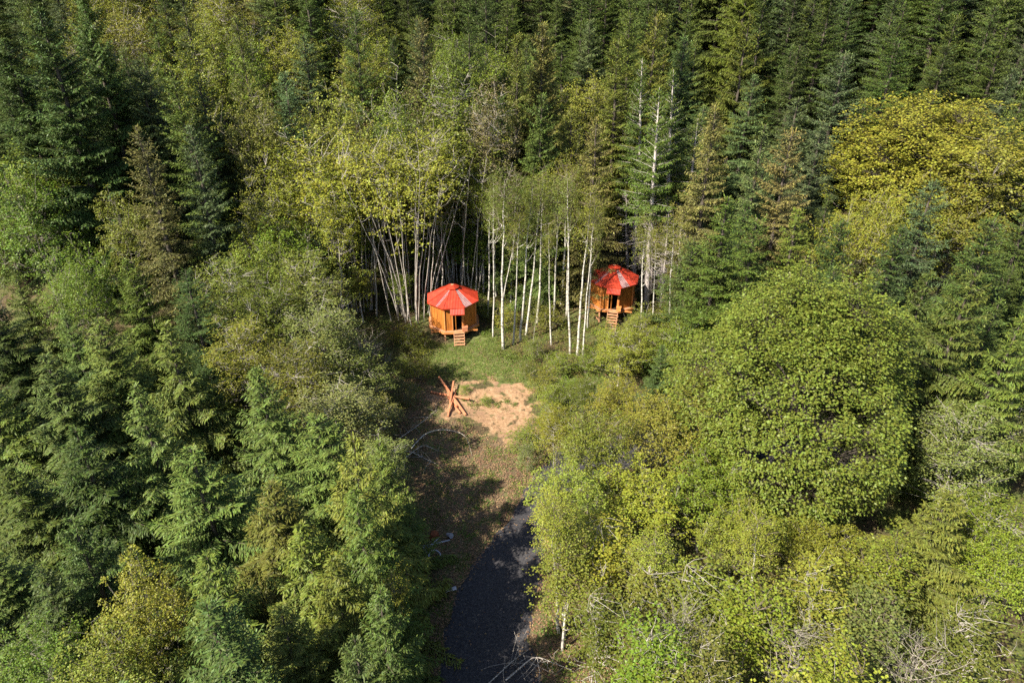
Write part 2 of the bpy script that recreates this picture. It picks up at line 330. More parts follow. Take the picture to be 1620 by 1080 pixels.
P_CLEAR = wpoly([(640, 560), (690, 525), (760, 525), (790, 566), (850, 592), (900, 615), (955, 575), (975, 600), (940, 690), (880, 740), (850, 850), (870, 900), (850, 1000), (880, 1080), (920, 1260), (600, 1260), (640, 1080), (650, 940), (655, 820), (640, 730)])
RL = [(600, 1300), (640, 1180), (690, 1080), (698, 1000), (722, 930), (765, 870), (800, 825), (825, 785), (850, 745), (885, 712), (960, 690), (1060, 680), (1160, 684), (1260, 694), (1400, 715)]
RR = [(960, 1300), (900, 1180), (858, 1080), (838, 1000), (855, 930), (862, 870), (872, 825), (895, 795), (922, 768), (962, 750), (1010, 742), (1075, 738), (1160, 740), (1240, 752), (1400, 775)]
WL = wpoly(RL); WR = wpoly(RR)
P_ROAD = np.concatenate([WL, WR[::-1]])
# ------------------------------------------------------------------ ground
def ground():
    xs = np.concatenate([[-400, -250, -150, -100], np.arange(-70, -26, 2.), np.arange(-26, 30, .25), np.arange(30, 75, 2.), [100, 150, 250, 400]])
    ys = np.concatenate([[-250, -120, -60, -30], np.arange(-15, 14, 1.5), np.arange(14, 70, .25), np.arange(70, 150, 2.), np.arange(150, 700, 25.)])
    X, Y = np.meshgrid(xs, ys); Z = gz(X, Y); n0, n1 = X.shape
    V = np.stack([X, Y, Z], -1).reshape(-1, 3); I = np.arange(n0 * n1).reshape(n0, n1)
    F = np.stack([I[:-1, :-1], I[:-1, 1:], I[1:, 1:], I[1:, :-1]], -1).reshape(-1, 4)
    q = Quads(); q.add(V, F, .5); me = q.mesh('ground', 'ground', True)
    cols = np.zeros((n0 * n1, 4), np.float32); x, y = V[:, 0], V[:, 1]
    near = (np.abs(x) < 30) & (y > 10) & (y < 72)
    wob = .9 * np.sin(x * .9 + 1) * np.sin(y * 1.1) + .5 * np.sin(x * 2.1 + y) + .4 * np.sin(y * 3.3 - x * 1.7) + .3 * np.sin(x * 5.1 + 2) * np.sin(y * 4.7)
    for k, P, ft in ((0, P_SAND, 2.4), (1, P_GRASS, 3), (2, P_TRACK, 2.0)):
        s = sdist(P, x[near], y[near]) + wob[near] * .9; cols[near, k] = sstep(-ft / 2, ft / 2, s)
    s = sdist(P_RSIDE, x[near], y[near]) + wob[near] * .5; cols[near, 2] = np.maximum(cols[near, 2], sstep(-.8, .8, s))
    cols[:, 3] = 1
    a = me.color_attributes.new('cover', 'FLOAT_COLOR', 'POINT'); a.data.foreach_set('color', cols.ravel())
    o = bpy.data.objects.new('ground', me); COL.objects.link(o); tag(o, kind='structure'); return o
def ground_mat():
    m, nt, b = mat('ground'); L = nt.links.new
    g = N(nt, 'ShaderNodeNewGeometry')
    def nz(s, d=6, r=.6):
        n = N(nt, 'ShaderNodeTexNoise'); n.inputs['Scale'].default_value = s; n.inputs['Detail'].default_value = d; n.inputs['Roughness'].default_value = r; L(g.outputs['Position'], n.inputs['Vector']); return n.outputs[0]
    n1, n2, n3, n4 = nz(.6), nz(3.5, 8, .7), nz(14, 5, .7), nz(1.6, 6, .6)
    def col(f, st): r = ramp(nt, st); L(f, r.inputs[0]); return r.outputs[0]
    def mix(f, a, b_):
        x = N(nt, 'ShaderNodeMix', data_type='RGBA'); L(f, x.inputs[0]); L(a, x.inputs[6]); L(b_, x.inputs[7]); return x.outputs[2]
    def m2(op, a, c):
        x = N(nt, 'ShaderNodeMath', operation=op, use_clamp=True)
        for i, q in enumerate((a, c)):
            if isinstance(q, (int, float)): x.inputs[i].default_value = q
            else: L(q, x.inputs[i])
        return x.outputs[0]
    floor = col(n2, [(.3, (.03, .024, .015)), (.5, (.075, .055, .03)), (.7, (.14, .10, .055))])
    green = col(n2, [(.3, (.045, .075, .018)), (.5, (.10, .125, .035)), (.72, (.20, .18, .08))])
    sand = col(n2, [(.28, (.15, .088, .048)), (.5, (.31, .19, .105)), (.75, (.43, .29, .18))])
    clay = col(n3, [(.3, (.18, .105, .06)), (.7, (.31, .19, .12))])
    litter = col(n3, [(.28, (.05, .038, .022)), (.5, (.12, .085, .05)), (.62, (.20, .14, .09)), (.75, (.33, .24, .17))])
    gr2 = col(n2, [(.3, (.05, .075, .02)), (.7, (.12, .14, .04))])
    at = N(nt, 'ShaderNodeAttribute', attribute_name='cover'); sp = N(nt, 'ShaderNodeSeparateColor'); L(at.outputs['Color'], sp.inputs[0])
    c = mix(m2('MULTIPLY', m2('SUBTRACT', n1, .42), 4.), floor, gr2)
    tl = mix(m2('MULTIPLY', m2('SUBTRACT', n4, .46), 7.), litter, gr2); c = mix(sp.outputs[2], c, tl)
    gg = mix(m2('MULTIPLY', m2('SUBTRACT', n4, .52), 5.), green, litter)
    c = mix(sp.outputs[1], c, gg)
    sc = mix(m2('MULTIPLY', m2('SUBTRACT', n1, .5), 8.), sand, clay)
    fa = N(nt, 'ShaderNodeMath', operation='MULTIPLY_ADD'); L(n4, fa.inputs[0]); fa.inputs[1].default_value = 2.2; L(sp.outputs[0], fa.inputs[2])
    f = m2('MULTIPLY', m2('SUBTRACT', fa.outputs[0], 1.76), 4.)
    c = mix(f, c, sc)
    L(c, b.inputs['Base Color']); b.inputs['Roughness'].default_value = .95; b.inputs['Specular IOR Level'].default_value = .1
    bp = N(nt, 'ShaderNodeBump'); bp.inputs['Strength'].default_value = .8; bp.inputs['Distance'].default_value = .12
    L(n2, bp.inputs['Height']); L(bp.outputs[0], b.inputs['Normal']); return m
M['ground'] = ground_mat(); ground()
M['road'] = noisy('road', [(.3, (.022, .021, .024)), (.5, (.042, .040, .044)), (.62, (.06, .056, .056)), (.75, (.13, .115, .10))], 9, .85, detail=9, bump=.6)
def road():
    g = np.random.default_rng(3); n = 110; s = np.linspace(0, len(WL) - 1, n); k = np.arange(len(WL))
    a = np.stack([np.interp(s, k, WL[:, i]) for i in (0, 1)], 1); b = np.stack([np.interp(s, k, WR[:, i]) for i in (0, 1)], 1)
    sm = lambda q: (np.roll(q, 1, 0) + q + np.roll(q, -1, 0)) / 3; a[:, 0] += sm(g.normal(0, .22, n)); b[:, 0] += sm(g.normal(0, .26, n))
    m = 25; f = np.linspace(0, 1, m); P = a[:, None] * (1 - f)[None, :, None] + b[:, None] * f[None, :, None]
    V = np.concatenate([P, (gz(P[..., 0], P[..., 1]) + .03)[..., None]], -1)
    V[:, 0, 2] -= .06; V[:, -1, 2] -= .06
    I = np.arange(n * m).reshape(n, m); F = np.stack([I[:-1, :-1], I[:-1, 1:], I[1:, 1:], I[1:, :-1]], -1).reshape(-1, 4)
    q = Quads(); q.add(V.reshape(-1, 3), F); o = bpy.data.objects.new('road', q.mesh('road', 'road', True)); COL.objects.link(o); tag(o, kind='structure')
road()

# ------------------------------------------------------------------ hard objects
class MB:
    def __init__(s): s.v = []; s.f = []; s.m = []
    def poly(s, pts, mi=0):
        n = len(s.v); s.v += [tuple(p) for p in pts]; s.f.append(tuple(range(n, n + len(pts)))); s.m.append(mi)
    def box(s, c, d, mtx=None, mi=0):
        x, y, z = [q / 2 for q in d]; c = Vector(c); n = len(s.v)
        for sx, sy, sz in ((-1, -1, -1), (1, -1, -1), (1, 1, -1), (-1, 1, -1), (-1, -1, 1), (1, -1, 1), (1, 1, 1), (-1, 1, 1)):
            p = Vector((sx * x, sy * y, sz * z)); p = (mtx @ p if mtx else p) + c; s.v.append(tuple(p))
        for f in ((0, 3, 2, 1), (4, 5, 6, 7), (0, 1, 5, 4), (1, 2, 6, 5), (2, 3, 7, 6), (3, 0, 4, 7)): s.f.append(tuple(n + i for i in f)); s.m.append(mi)
    def bar(s, a, b, w_, h_, mi=0):
        a, b = Vector(a), Vector(b); d = b - a; q = d.to_track_quat('X', 'Z').to_matrix(); s.box((a + b) / 2, (d.length, w_, h_), q, mi)
    def build(s, name, mats, parent=None, bevel=0):
        me = bpy.data.meshes.new(name); me.from_pydata(s.v, [], s.f); me.polygons.foreach_set('material_index', s.m)
        for k in ([mats] if isinstance(mats, str) else mats): me.materials.append(M[k])
        o = bpy.data.objects.new(name, me); COL.objects.link(o)
        if parent: o.parent = parent
        if bevel: bv = o.modifiers.new('bevel', 'BEVEL'); bv.width = bevel; bv.segments = 1
        return o
M['plank'] = noisy('plank', [(.25, (.20, .06, .012)), (.5, (.38, .13, .024)), (.75, (.50, .19, .04))], 2.2, .6, stretch=(3.5, 3.5, .5), bump=.15)
M['trim'] = noisy('trim', [(.3, (.44, .15, .04)), (.7, (.62, .26, .085))], 4, .6)
M['deckwood'] = noisy('deckwood', [(.3, (.30, .14, .07)), (.7, (.50, .27, .15))], 5, .7)
M['rawwood'] = noisy('rawwood', [(.3, (.30, .14, .07)), (.7, (.52, .28, .16))], 5, .7)
M['redmetal'] = noisy('redmetal', [(.28, (.20, .022, .012)), (.42, (.31, .028, .011)), (.6, (.39, .038, .014)), (.78, (.30, .055, .025))], 2.2, .5, detail=9, spec=.4)
M['whitepanel'] = noisy('whitepanel', [(.3, (.30, .26, .25)), (.7, (.46, .42, .40))], 3, .35, spec=.5)
M['darkpanel'] = noisy('darkpanel', [(.3, (.16, .03, .035)), (.7, (.24, .06, .06))], 3, .5)
M['roomshade'] = noisy('roomshade', [(.3, (.03, .018, .01)), (.7, (.07, .04, .022))], 3)  # near-black colour standing in for the shade inside the cabins
M['redwood'] = noisy('redwood', [(.3, (.36, .13, .06)), (.7, (.50, .21, .11))], 1.2, .7, stretch=(1, 4, 4), objvar=.15)
M['greymetal'] = noisy('greymetal', [(.3, (.22, .23, .27)), (.7, (.46, .47, .52))], 5, .4, spec=.6)
M['whitemetal'] = noisy('whitemetal', [(.3, (.30, .30, .34)), (.7, (.56, .56, .62))], 5, .4)
M['rust'] = noisy('rust', [(.3, (.10, .025, .012)), (.7, (.28, .09, .035))], 7, .8, bump=.4)
M['greyboard'] = noisy('greyboard', [(.3, (.34, .33, .36)), (.7, (.58, .56, .60))], 5, .8)
A8 = math.radians(45)
def octo(R, z, off=0): return [(R * math.cos(-math.pi / 2 + A8 / 2 + k * A8 + off), R * math.sin(-math.pi / 2 + A8 / 2 + k * A8 + off), z) for k in range(8)]
T22 = math.tan(A8 / 2)
def cabin(px, py, dist, rot, floor, nsteps, label, brace):
    c = at_dist(px, py, dist); cx, cyy = c[0], c[1]; z0 = float(gz(cx, cyy)) ; front = float(gz(cx, cyy - 3.2))
    root = bpy.data.objects.new('round_cabin', None); COL.objects.link(root); root.location = (cx, cyy, front)
    root.scale = (.95, .95, .97); root.rotation_euler = (0, 0, rot + math.atan2(-cx, cyy)); tag(root, label, 'cabin', 'red-roofed octagonal cabins at the clearing edge')
    Z = floor; DR = 2.66; WR_ = 2.36; ER = 2.72; E = 2.55
    # platform
    b = MB(); o0 = octo(DR, Z - .04); o1 = octo(DR, Z); b.poly(o1); b.poly(o0[::-1])
    for k in range(8): b.poly([o0[k], o0[(k + 1) % 8], o1[(k + 1) % 8], o1[k]])
    deck = b.build('deck', 'deckwood', root)
    b = MB(); oi = octo(DR + .03, Z - .13)
    for k in range(8): b.bar(oi[k], oi[(k + 1) % 8], .05, .17)
    for y in np.arange(-2, 2.1, .8): b.bar((-2.3, y, Z - .14), (2.3, y, Z - .14), .05, .14)
    b.build('rim_joist', 'trim', root)
    for k in range(8):
        p = octo(2.45, 0)[k]; wz = float(gz(cx + p[0], cyy + p[1])) - front - .3
        b = MB(); b.box((p[0], p[1], (Z - .21 + wz) / 2), (.14, .14, Z - .21 - wz)); b.build('post', 'rawwood', root)
    if brace:
        b = MB(); p = octo(2.45, 0); b.bar((p[6][0], p[6][1], Z - .25), (p[7][0], p[7][1], .1), .06, .12); b.bar((p[7][0], p[7][1], Z - .3), (p[6][0], p[6][1], .2), .06, .12); b.build('brace', 'rawwood', root)
    # walls : upright planks with a door opening in the front face
    ap = WR_ * math.cos(A8 / 2); hw = ap * T22; D0, D1 = -.05, .78; DH = 2.02
    b = MB(); tr = MB(); g = random.Random(px)
    for k in range(8):
        ph = -math.pi / 2 + k * A8; n = Vector((math.cos(ph), math.sin(ph), 0)); t = Vector((-math.sin(ph), math.cos(ph), 0)); rm = Matrix((t, n, Vector((0, 0, 1)))).transposed()
        u = -hw; pw = 2 * hw / 10
        for i in range(10):
            uc = u + pw * (i + .5); d = .045 + g.uniform(-.006, .006)
            if k == 0 and D0 - pw * .5 < uc < D1 + pw * .4:
                b.box(t * uc + n * (ap - .03) + Vector((0, 0, Z + (DH + 2.5) / 2)), (pw - .012, d, 2.5 - DH), rm)
            else: b.box(t * uc + n * (ap - .03) + Vector((0, 0, Z + 1.25)), (pw - .012, d, 2.5), rm)
        q0, q1 = octo(WR_ - .07, Z + .02), octo(WR_ - .07, Z + 2.5)
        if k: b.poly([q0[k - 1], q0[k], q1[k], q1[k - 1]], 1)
        v = octo(WR_ + .005, 0)[k]; tr = MB(); tr.box((v[0], v[1], Z + 1.24), (.11, .11, 2.48), Matrix.Rotation(ph + A8 / 2, 3, 'Z')); tr.build('corner_trim', 'trim', root)
    b.build('wall', ['plank', 'roomshade'], root)
    b = MB(); b.poly(octo(WR_ - .08, Z + .03)); b.build('floor', 'roomshade', root)
    b = MB(); yf = -ap - .015
    b.box((D0 - .1, yf, Z + DH / 2), (.10, .10, DH)); b.box((D1 + .04, yf, Z + DH / 2), (.10, .10, DH)); b.box(((D0 + D1) / 2, yf, Z + DH + .06), (D1 - D0 + .3, .09, .12)); b.build('door_frame', 'trim', root)
    b = MB(); rm = Matrix.Rotation(math.radians(-72), 3, 'Z')
    b.box((D0 + .12, -ap + .40, Z + 1.0), (.78, .045, 1.95), rm); dr = b.build('door', 'plank', root)
    # roof : corrugated sheets on eight slopes
    a1 = ER * math.cos(A8 / 2); a0 = .50; zt = Z + E + 1.02; ze = Z + E
    def zr(r): return ze + (zt - ze) * (a1 - r) / (a1 - a0)
    b = MB(); lp = MB()
    for k in range(8):
        ph = -math.pi / 2 + k * A8; n = Vector((math.cos(ph), math.sin(ph), 0)); t = Vector((-math.sin(ph), math.cos(ph), 0)); H = a1 * T22
        st = .0375; us = np.arange(-H, H + st * .5, st)
        for i in range(len(us) - 1):
            pr = []
            for u in (us[i], us[i + 1]):
                rs = max(a0, abs(u) / T22); c_ = .016 * math.sin(u * 2 * math.pi / .15)
                pr.append((n * min(rs, a1 - 1e-3) + t * u + Vector((0, 0, zr(rs) + c_)), n * a1 + t * u + Vector((0, 0, ze + c_))))
            um = (us[i] + us[i + 1]) / 2; light = (k == 1 and -H + .2 < um < .08) or (k == 7 and .05 < um < .34)
            (lp if light else b).poly([pr[0][0], pr[0][1], pr[1][1], pr[1][0]], (0 if math.sin(um * 2 * math.pi / .15) > (.3 if k == 1 else .7) else 1) if light else 0)
        # underside + eave edge
        e0 = n * a1 - t * H; e1 = n * a1 + t * H; i0 = n * a0 - t * a0 * T22; i1 = n * a0 + t * a0 * T22
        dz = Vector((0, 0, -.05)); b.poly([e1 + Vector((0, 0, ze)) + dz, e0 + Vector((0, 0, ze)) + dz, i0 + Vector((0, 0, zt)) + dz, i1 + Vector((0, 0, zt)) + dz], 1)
        hp = octo(ER, 0)[k]; hq = octo(a0 / math.cos(A8 / 2), 0)[k]; b.bar((hp[0], hp[1], ze + .012), (hq[0], hq[1], zt + .012), .11, .03)
        q = octo(ER - .02, ze - .055); b.bar(q[k - 1], q[k], .03, .10, 0)
    rf = b.build('roof', ['redmetal', 'roomshade'], root); lp.build('skylight_panel', ['whitepanel', 'darkpanel'], root)
    b = MB(); r0, r1, tp = octo(.66, zt + .03), octo(.68, zt + .12), (0, 0, zt + .42); rb = octo(.52, zt - .06)
    tq = octo(.16, zt + .34)
    for k in range(8):
        j = (k + 1) % 8; b.poly([rb[k], rb[j], r0[j], r0[k]]); b.poly([r0[k], r0[j], r1[j], r1[k]]); b.poly([r1[k], r1[j], tq[j], tq[k]]); b.poly([tq[k], tq[j], (0, 0, zt + .38)], 1)
    b.build('roof_cap', ['redmetal', 'rawwood'], root)
    # awning over the door
    b = MB(); x0, x1 = D0 - .26, D1 + .26; us = np.arange(x0, x1 + .01, .0375)
    for i in range(len(us) - 1):
        f = lambda u: .014 * math.sin(u * 2 * math.pi / .15)
        p = [(us[i], -ap - .28, ze - .04 + f(us[i])), (us[i], -ap - .80, ze - .44 + f(us[i])), (us[i + 1], -ap - .80, ze - .44 + f(us[i + 1])), (us[i + 1], -ap - .28, ze - .04 + f(us[i + 1]))]
        b.poly(p); 
    b.poly([(x0, -ap - .28, ze - .08), (x1, -ap - .28, ze - .08), (x1, -ap - .80, ze - .48), (x0, -ap - .80, ze - .48)])
    b.bar((x0, -ap - .80, ze - .47), (x1, -ap - .80, ze - .47), .03, .07)
    for x in (x0, x1): b.poly([(x, -ap - .02, ze - .05), (x, -ap - .8, ze - .44), (x, -ap - .02, ze - .30)])
    b.build('awning', 'redmetal', root)
    # stairs
    sx = (D0 + D1) / 2 + .08; yd = -DR * math.cos(A8 / 2) - .03; run = floor * 1.0 + .05
    gl = float(gz(cx + sx, cyy + yd - run)) - front
    for x in (sx - .5, sx + .5): s0 = MB(); s0.bar((x, yd, Z - .06), (x, yd - run, gl - .02), .05, .20); s0.build('stair_stringer', 'rawwood', root)
    for i in range(nsteps):
        f = (i + .6) / nsteps; tb = MB(); tb.box((sx, yd - run * f, Z + (gl - Z) * f + .05), (1.02, .24, .045)); tb.build('stair_tread', 'deckwood', root)
    return root, c
C1, c1 = cabin(718, 505, 58.0, 0.0, 1.0, 5, 'octagonal orange cabin with a red metal roof, short stairs, left of the birches', False)
C2, c2 = cabin(967, 481, 61.0, -.085, 1.55, 8, 'octagonal orange cabin with a red metal roof, long stairs, behind the birches', True)
def local(root, p): return root.matrix_basis @ Vector(p)
b = MB(); b.box((0, 0, .2), (.5, .42, .4)); b.box((0, 0, .42), (.56, .48, .04)); o = b.build('wooden_box', 'redwood', None, .015)
o.location = local(C1, (1.05, -2.30, 1.0)); o.rotation_euler = C1.rotation_euler; tag(o, 'small reddish box on the deck beside the door of the left cabin', 'box')
b = MB(); b.box((0, 0, .2), (.42, .36, .4)); b.box((0, 0, .42), (.48, .42, .04)); o = b.build('wooden_box', 'trim', None, .015)
o.location = local(C2, (1.0, -2.30, 1.55)); o.rotation_euler = C2.rotation_euler; tag(o, 'small orange box on the deck beside the door of the right cabin', 'box')

# ------------------------------------------------------------------ timber pile, scrap, fallen branches
def log(name, mt, p0, p1, w_, h_, z0, z1, label, cat, group=None, bevel=.012):
    a, c = ground_at(*p0), ground_at(*p1); a = Vector((a[0], a[1], float(gz(a[0], a[1])) + z0)); c = Vector((c[0], c[1], float(gz(c[0], c[1])) + z1))
    mid = (a + c) / 2; d = c - a; b = MB(); b.box((0, 0, 0), (d.length, w_, h_))
    o = b.build(name, mt, None, bevel); o.location = mid; o.rotation_euler = d.to_track_quat('X', 'Z').to_euler(); return tag(o, label, cat, group)
GB = 'timbers crossed in a heap on the dirt'
log('timber', 'redwood', (695, 606), (737, 658), .14, .14, .62, .10, 'longest reddish timber lying across the top of the crossed heap', 'timber', GB)
log('timber', 'redwood', (681, 622), (743, 638), .13, .13, .12, .45, 'reddish timber lying left to right through the crossed heap', 'timber', GB)
log('timber', 'redwood', (718, 612), (709, 660), .13, .13, .55, .10, 'dark reddish timber pointing towards the viewer in the crossed heap', 'timber', GB)
log('timber', 'redwood', (703, 611), (723, 646), .16, .16, .20, .22, 'shorter reddish timber under the longest one in the crossed heap', 'timber', GB)
log('timber', 'redwood', (722, 618), (711, 652), .14, .14, .12, .30, 'thin shaded timber low in the middle of the crossed heap', 'timber', GB)
log('timber', 'redwood', (709, 630), (728, 655), .12, .12, .08, .10, 'short timber on the dirt at the foot of the crossed heap', 'timber', GB)
log('board', 'greyboard', (705, 935.5), (722, 931), .24, .05, .06, .06, 'short pale board lying alone at the road edge', 'board')
GS = 'scrap dumped beside the road'
log('metal_pipe', 'greymetal', (671, 869), (712, 857), .07, .07, .25, .18, 'long thin metal pipe pointing right out of the scrap heap', 'pipe', GS)
log('metal_pipe', 'whitemetal', (667, 868), (675, 880), .13, .07, .5, .3, 'short thick pale bar on top of the scrap heap', 'pipe', GS)
log('metal_pipe', 'greymetal', (676, 870), (695, 857), .05, .05, .12, .35, 'short dark pipe behind the long pipe of the scrap heap', 'pipe', GS)
def arc(name, mt, px, r, tube, a0, a1, label, cat, z=.1, tilt=.3, rot=0):
    q = Quads(); an = np.linspace(a0, a1, 16); q.tube(np.stack([r * np.cos(an), r * np.sin(an), 0 * an], 1), tube, 6)
    o = bpy.data.objects.new(name, q.mesh(name, mt, True)); COL.objects.link(o); p = ground_at(*px); o.location = (p[0], p[1], float(gz(p[0], p[1])) + z); o.rotation_euler = (tilt, .2, rot); return tag(o, label, cat, GS)
arc('wheel_rim', 'whitemetal', (688, 884), .36, .05, 0, 3.3, 'bent pale hoop at the right end of the scrap heap', 'hoop', .25, .5, .3)
arc('wheel_rim', 'greymetal', (662, 894), .24, .055, 0, 6.3, 'small grey ring at the front left of the scrap heap', 'ring', .2, .3)
def lathe(name, mt, prof, px, label, cat, tilt, z=.0, k=16, sc=1):
    q = Quads(); an = np.arange(k) * 2 * math.pi / k
    V = np.array([[(r * math.cos(a), r * math.sin(a), h) for a in an] for r, h in prof]).reshape(-1, 3)
    F = [(i * k + j, i * k + (j + 1) % k, (i + 1) * k + (j + 1) % k, (i + 1) * k + j) for i in range(len(prof) - 1) for j in range(k)]
    q.add(V, F); o = bpy.data.objects.new(name, q.mesh(name, mt, True)); COL.objects.link(o); p = ground_at(*px); o.location = (p[0], p[1], float(gz(p[0], p[1])) + z); o.rotation_euler = tilt; return tag(o, label, cat, GS)
drum = [(.001, 0), (.27, 0), (.28, .02), (.27, .05), (.27, .27), (.285, .29), (.27, .31), (.27, .56), (.285, .58), (.27, .60), (.27, .84), (.28, .87), (.26, .87), (.001, .85)]
lathe('rusty_drum', 'rust', drum, (653, 902), 'dark rusty drum tipped against the scrap heap under the fir branches', 'drum', (1.2, 0, .5), .28)
lathe('bucket', 'whitemetal', [(.001, 0), (.13, 0), (.17, .34), (.18, .35), (.165, .35), (.12, .02), (.001, .02)], (708, 848), 'small white bucket lying in the grass above the scrap heap', 'bucket', (1.3, .2, .9), .15)
lathe('stump', 'rust', [(.36, 0), (.30, .12), (.27, .35), (.24, .42), (.001, .40)], (687, 850), 'rusty brown stump in the grass behind the scrap heap', 'stump', (0, .1, 0), -.05, 12)
b = MB()
for i in range(6): b.box((i * .12 - .3, 0, .02 * (i % 2)), (.12, .9, .012), Matrix.Rotation(.25 * (-1) ** i, 3, 'Y'))
o = b.build('sheet_metal', 'greymetal'); p = ground_at(676, 892); o.location = (p[0], p[1], float(gz(p[0], p[1])) + .22); o.scale = (.55, .55, .7); o.rotation_euler = (.3, .15, .6); tag(o, 'crumpled grey sheet metal in the middle of the scrap heap', 'sheet metal', GS)
def branch(px, z, rad, label, group, mt='bark_pale', twigs=14, seed=0):
    g = np.random.default_rng(seed); P = []
    for (a, c), h in zip(px, z): q = ground_at(a, c); P.append((q[0], q[1], float(gz(q[0], q[1])) + h))
    P = np.array(P); t = np.linspace(0, len(P) - 1, 14); pts = np.stack([np.interp(t, np.arange(len(P)), P[:, i]) for i in range(3)], 1); pts[1:-1] = (pts[:-2] + 2 * pts[1:-1] + pts[2:]) / 4
    q = Quads(); q.tube(pts, np.linspace(rad, rad * .3, 14), 6)
    for _ in range(twigs):
        i = g.integers(2, 13); d = unit(g.normal(0, 1, 3) * [1, 1, .4] + [0, 0, .2]); L = g.uniform(.5, 1.6); m = pts[i] + d * L * .5 + g.normal(0, .08, 3); q.tube([pts[i], m, pts[i] + d * L], [rad * .35, rad * .22, .006], 4)
    o = bpy.data.objects.new('fallen_branch', q.mesh('fallen_branch', mt, True, seed)); COL.objects.link(o); return tag(o, label, 'branch', group)
GF = 'bare fallen branches left of the dirt patch'
branch([(650, 712), (672, 692), (700, 688), (738, 694), (747, 722)], [.1, .4, .6, .45, .05], .05, 'long white arched branch lying below the timber heap', GF, 'bark_white', 8, 1)
branch([(640, 726), (670, 710), (698, 716)], [.05, .4, .1], .05, 'short pale branch under the long arched one', GF, 'bark_white', 12, 2)
branch([(625, 700), (660, 680), (693, 648)], [.1, .35, .05], .04, 'thin grey branch reaching up to the timber heap', GF, 'bark_pale', 14, 3)
branch([(612, 735), (645, 722), (690, 735)], [.2, .6, .1], .05, 'tangled grey branch at the edge of the alders', GF, 'bark_pale', 22, 4)
branch([(800, 1078), (845, 1050), (900, 1062)], [.1, .7, .2], .05, 'bare crooked branch lying at the right edge of the road', GF, 'bark_pale', 16, 5)
branch([(770, 1085), (812, 1052), (835, 1030)], [.1, .4, .1], .035, 'thin bare branch beside the crooked one at the bottom edge', GF, 'bark_pale', 12, 6)

# ------------------------------------------------------------------ trees placed one by one
# white birches in front of the forest edge: (base px, base py, top px, top py, scale R, colour)
BIR = [(733, 533, 782, 262, 1.2), (796, 552, 800, 250, 1.9), (789, 512, 824, 330, 1.1), (823, 540, 846, 270, 1.7), (832, 530, 860, 255, 1.6), (842, 548, 852, 470, .5), (855, 463, 868, 240, 1.7),
       (868, 470, 884, 262, 1.2), (888, 483, 897, 235, 1.7), (896, 500, 905, 262, 1.3), (902, 560, 898, 250, 1.5), (913, 562, 936, 272, 1.7), (922, 565, 946, 300, 1.2), (935, 420, 930, 270, 1.3), (785, 470, 778, 260, 1.3), (808, 480, 818, 262, 1.3)]
BIR[0] = (780, 533, 783, 262, 1.2)
BL = ['white birch, the leftmost trunk in front of the forest, right of the left cabin', 'thick white birch, second from the left, its foot at the grass edge', 'thin birch leaning right, third from the left, low crown',
      'white birch with a curved foot leaning right, halfway between the two cabins', 'white birch just right of the curved one, halfway between the cabins', 'broken short birch stem among the brush between the cabins', 'pale birch set back in the trees, halfway between the cabins',
      'thin pale birch behind the middle birches', 'white birch left of the pair in front of the right cabin', 'thin birch between the middle birches and the right cabin', 'tall straight birch rooted lowest in the brush, left of the leaning pair',
      'thick white birch leaning right just left of the right cabin roof', 'white birch stem crossing the left eave of the right cabin', 'thin birch set back to the left of the right cabin roof', 'thin pale birch set back behind the leftmost birch', 'thin pale birch set back between the leftmost birches']
for (bx, by, tx, ty, R), lb in zip(BIR, BL):
    p = ground_at(bx, by); q = at_dist(tx, ty, p[1] + rnd.uniform(-.6, .3)); H = q[2] - p[2]
    tree('birch', 'mid' if rnd.random() < .5 else 'yellow', p[0], p[1], H / math.cos(math.atan2(q[0] - p[0], H)), R * (.9 if H > 8 else .5), lean=(math.atan2(q[0] - p[0], H), 0), label=lb)
for bx, by, tx, ty, R, lb in [(992, 432, 990, 300, 1.8, 'dead whitish trunk with bare branches rising left of the right cabin roof'), (1030, 462, 1036, 305, 2.2, 'dead whitish trunk with bare branches, nearest to the right cabin on its right'), (1046, 498, 1060, 330, 2.0, 'dead whitish trunk with bare branches, second to the right of the right cabin'),
        (1066, 505, 1082, 345, 1.7, 'thin dead trunk, third to the right of the right cabin'), (1084, 480, 1096, 360, 1.4, 'thin dead trunk furthest right of the right cabin')]:
    p = ground_at(bx, by); q = at_dist(tx, ty, p[1]); tree('snag', 'dark', p[0], p[1], q[2] - p[2], R, lean=(math.atan2(q[0] - p[0], q[2] - p[2]) * .9, 0), label=lb)
# tall firs right of the right cabin with bare whitish lower trunks
for (bx, by, tx, ty, R, lb) in [(1002, 440, 1010, 92, 3.0, 'tall fir with a bare whitish lower trunk and dead branches, right behind the right cabin'), (1022, 488, 1040, 135, 3.1, 'tall fir with a bare pale trunk, first to the right of the right cabin'),
        (1048, 468, 1066, 108, 3.3, 'tall fir with a bare white trunk, second to the right of the right cabin'), (1068, 470, 1098, 180, 2.8, 'tall fir with a bare pale trunk, third to the right of the right cabin')]:
    p = ground_at(bx, by); q = at_dist(tx, ty, p[1]); tree('tallfir', 'fir', p[0], p[1], q[2] - p[2], R, lean=(math.atan2(q[0] - p[0], q[2] - p[2]) * .9, 0), label=lb)
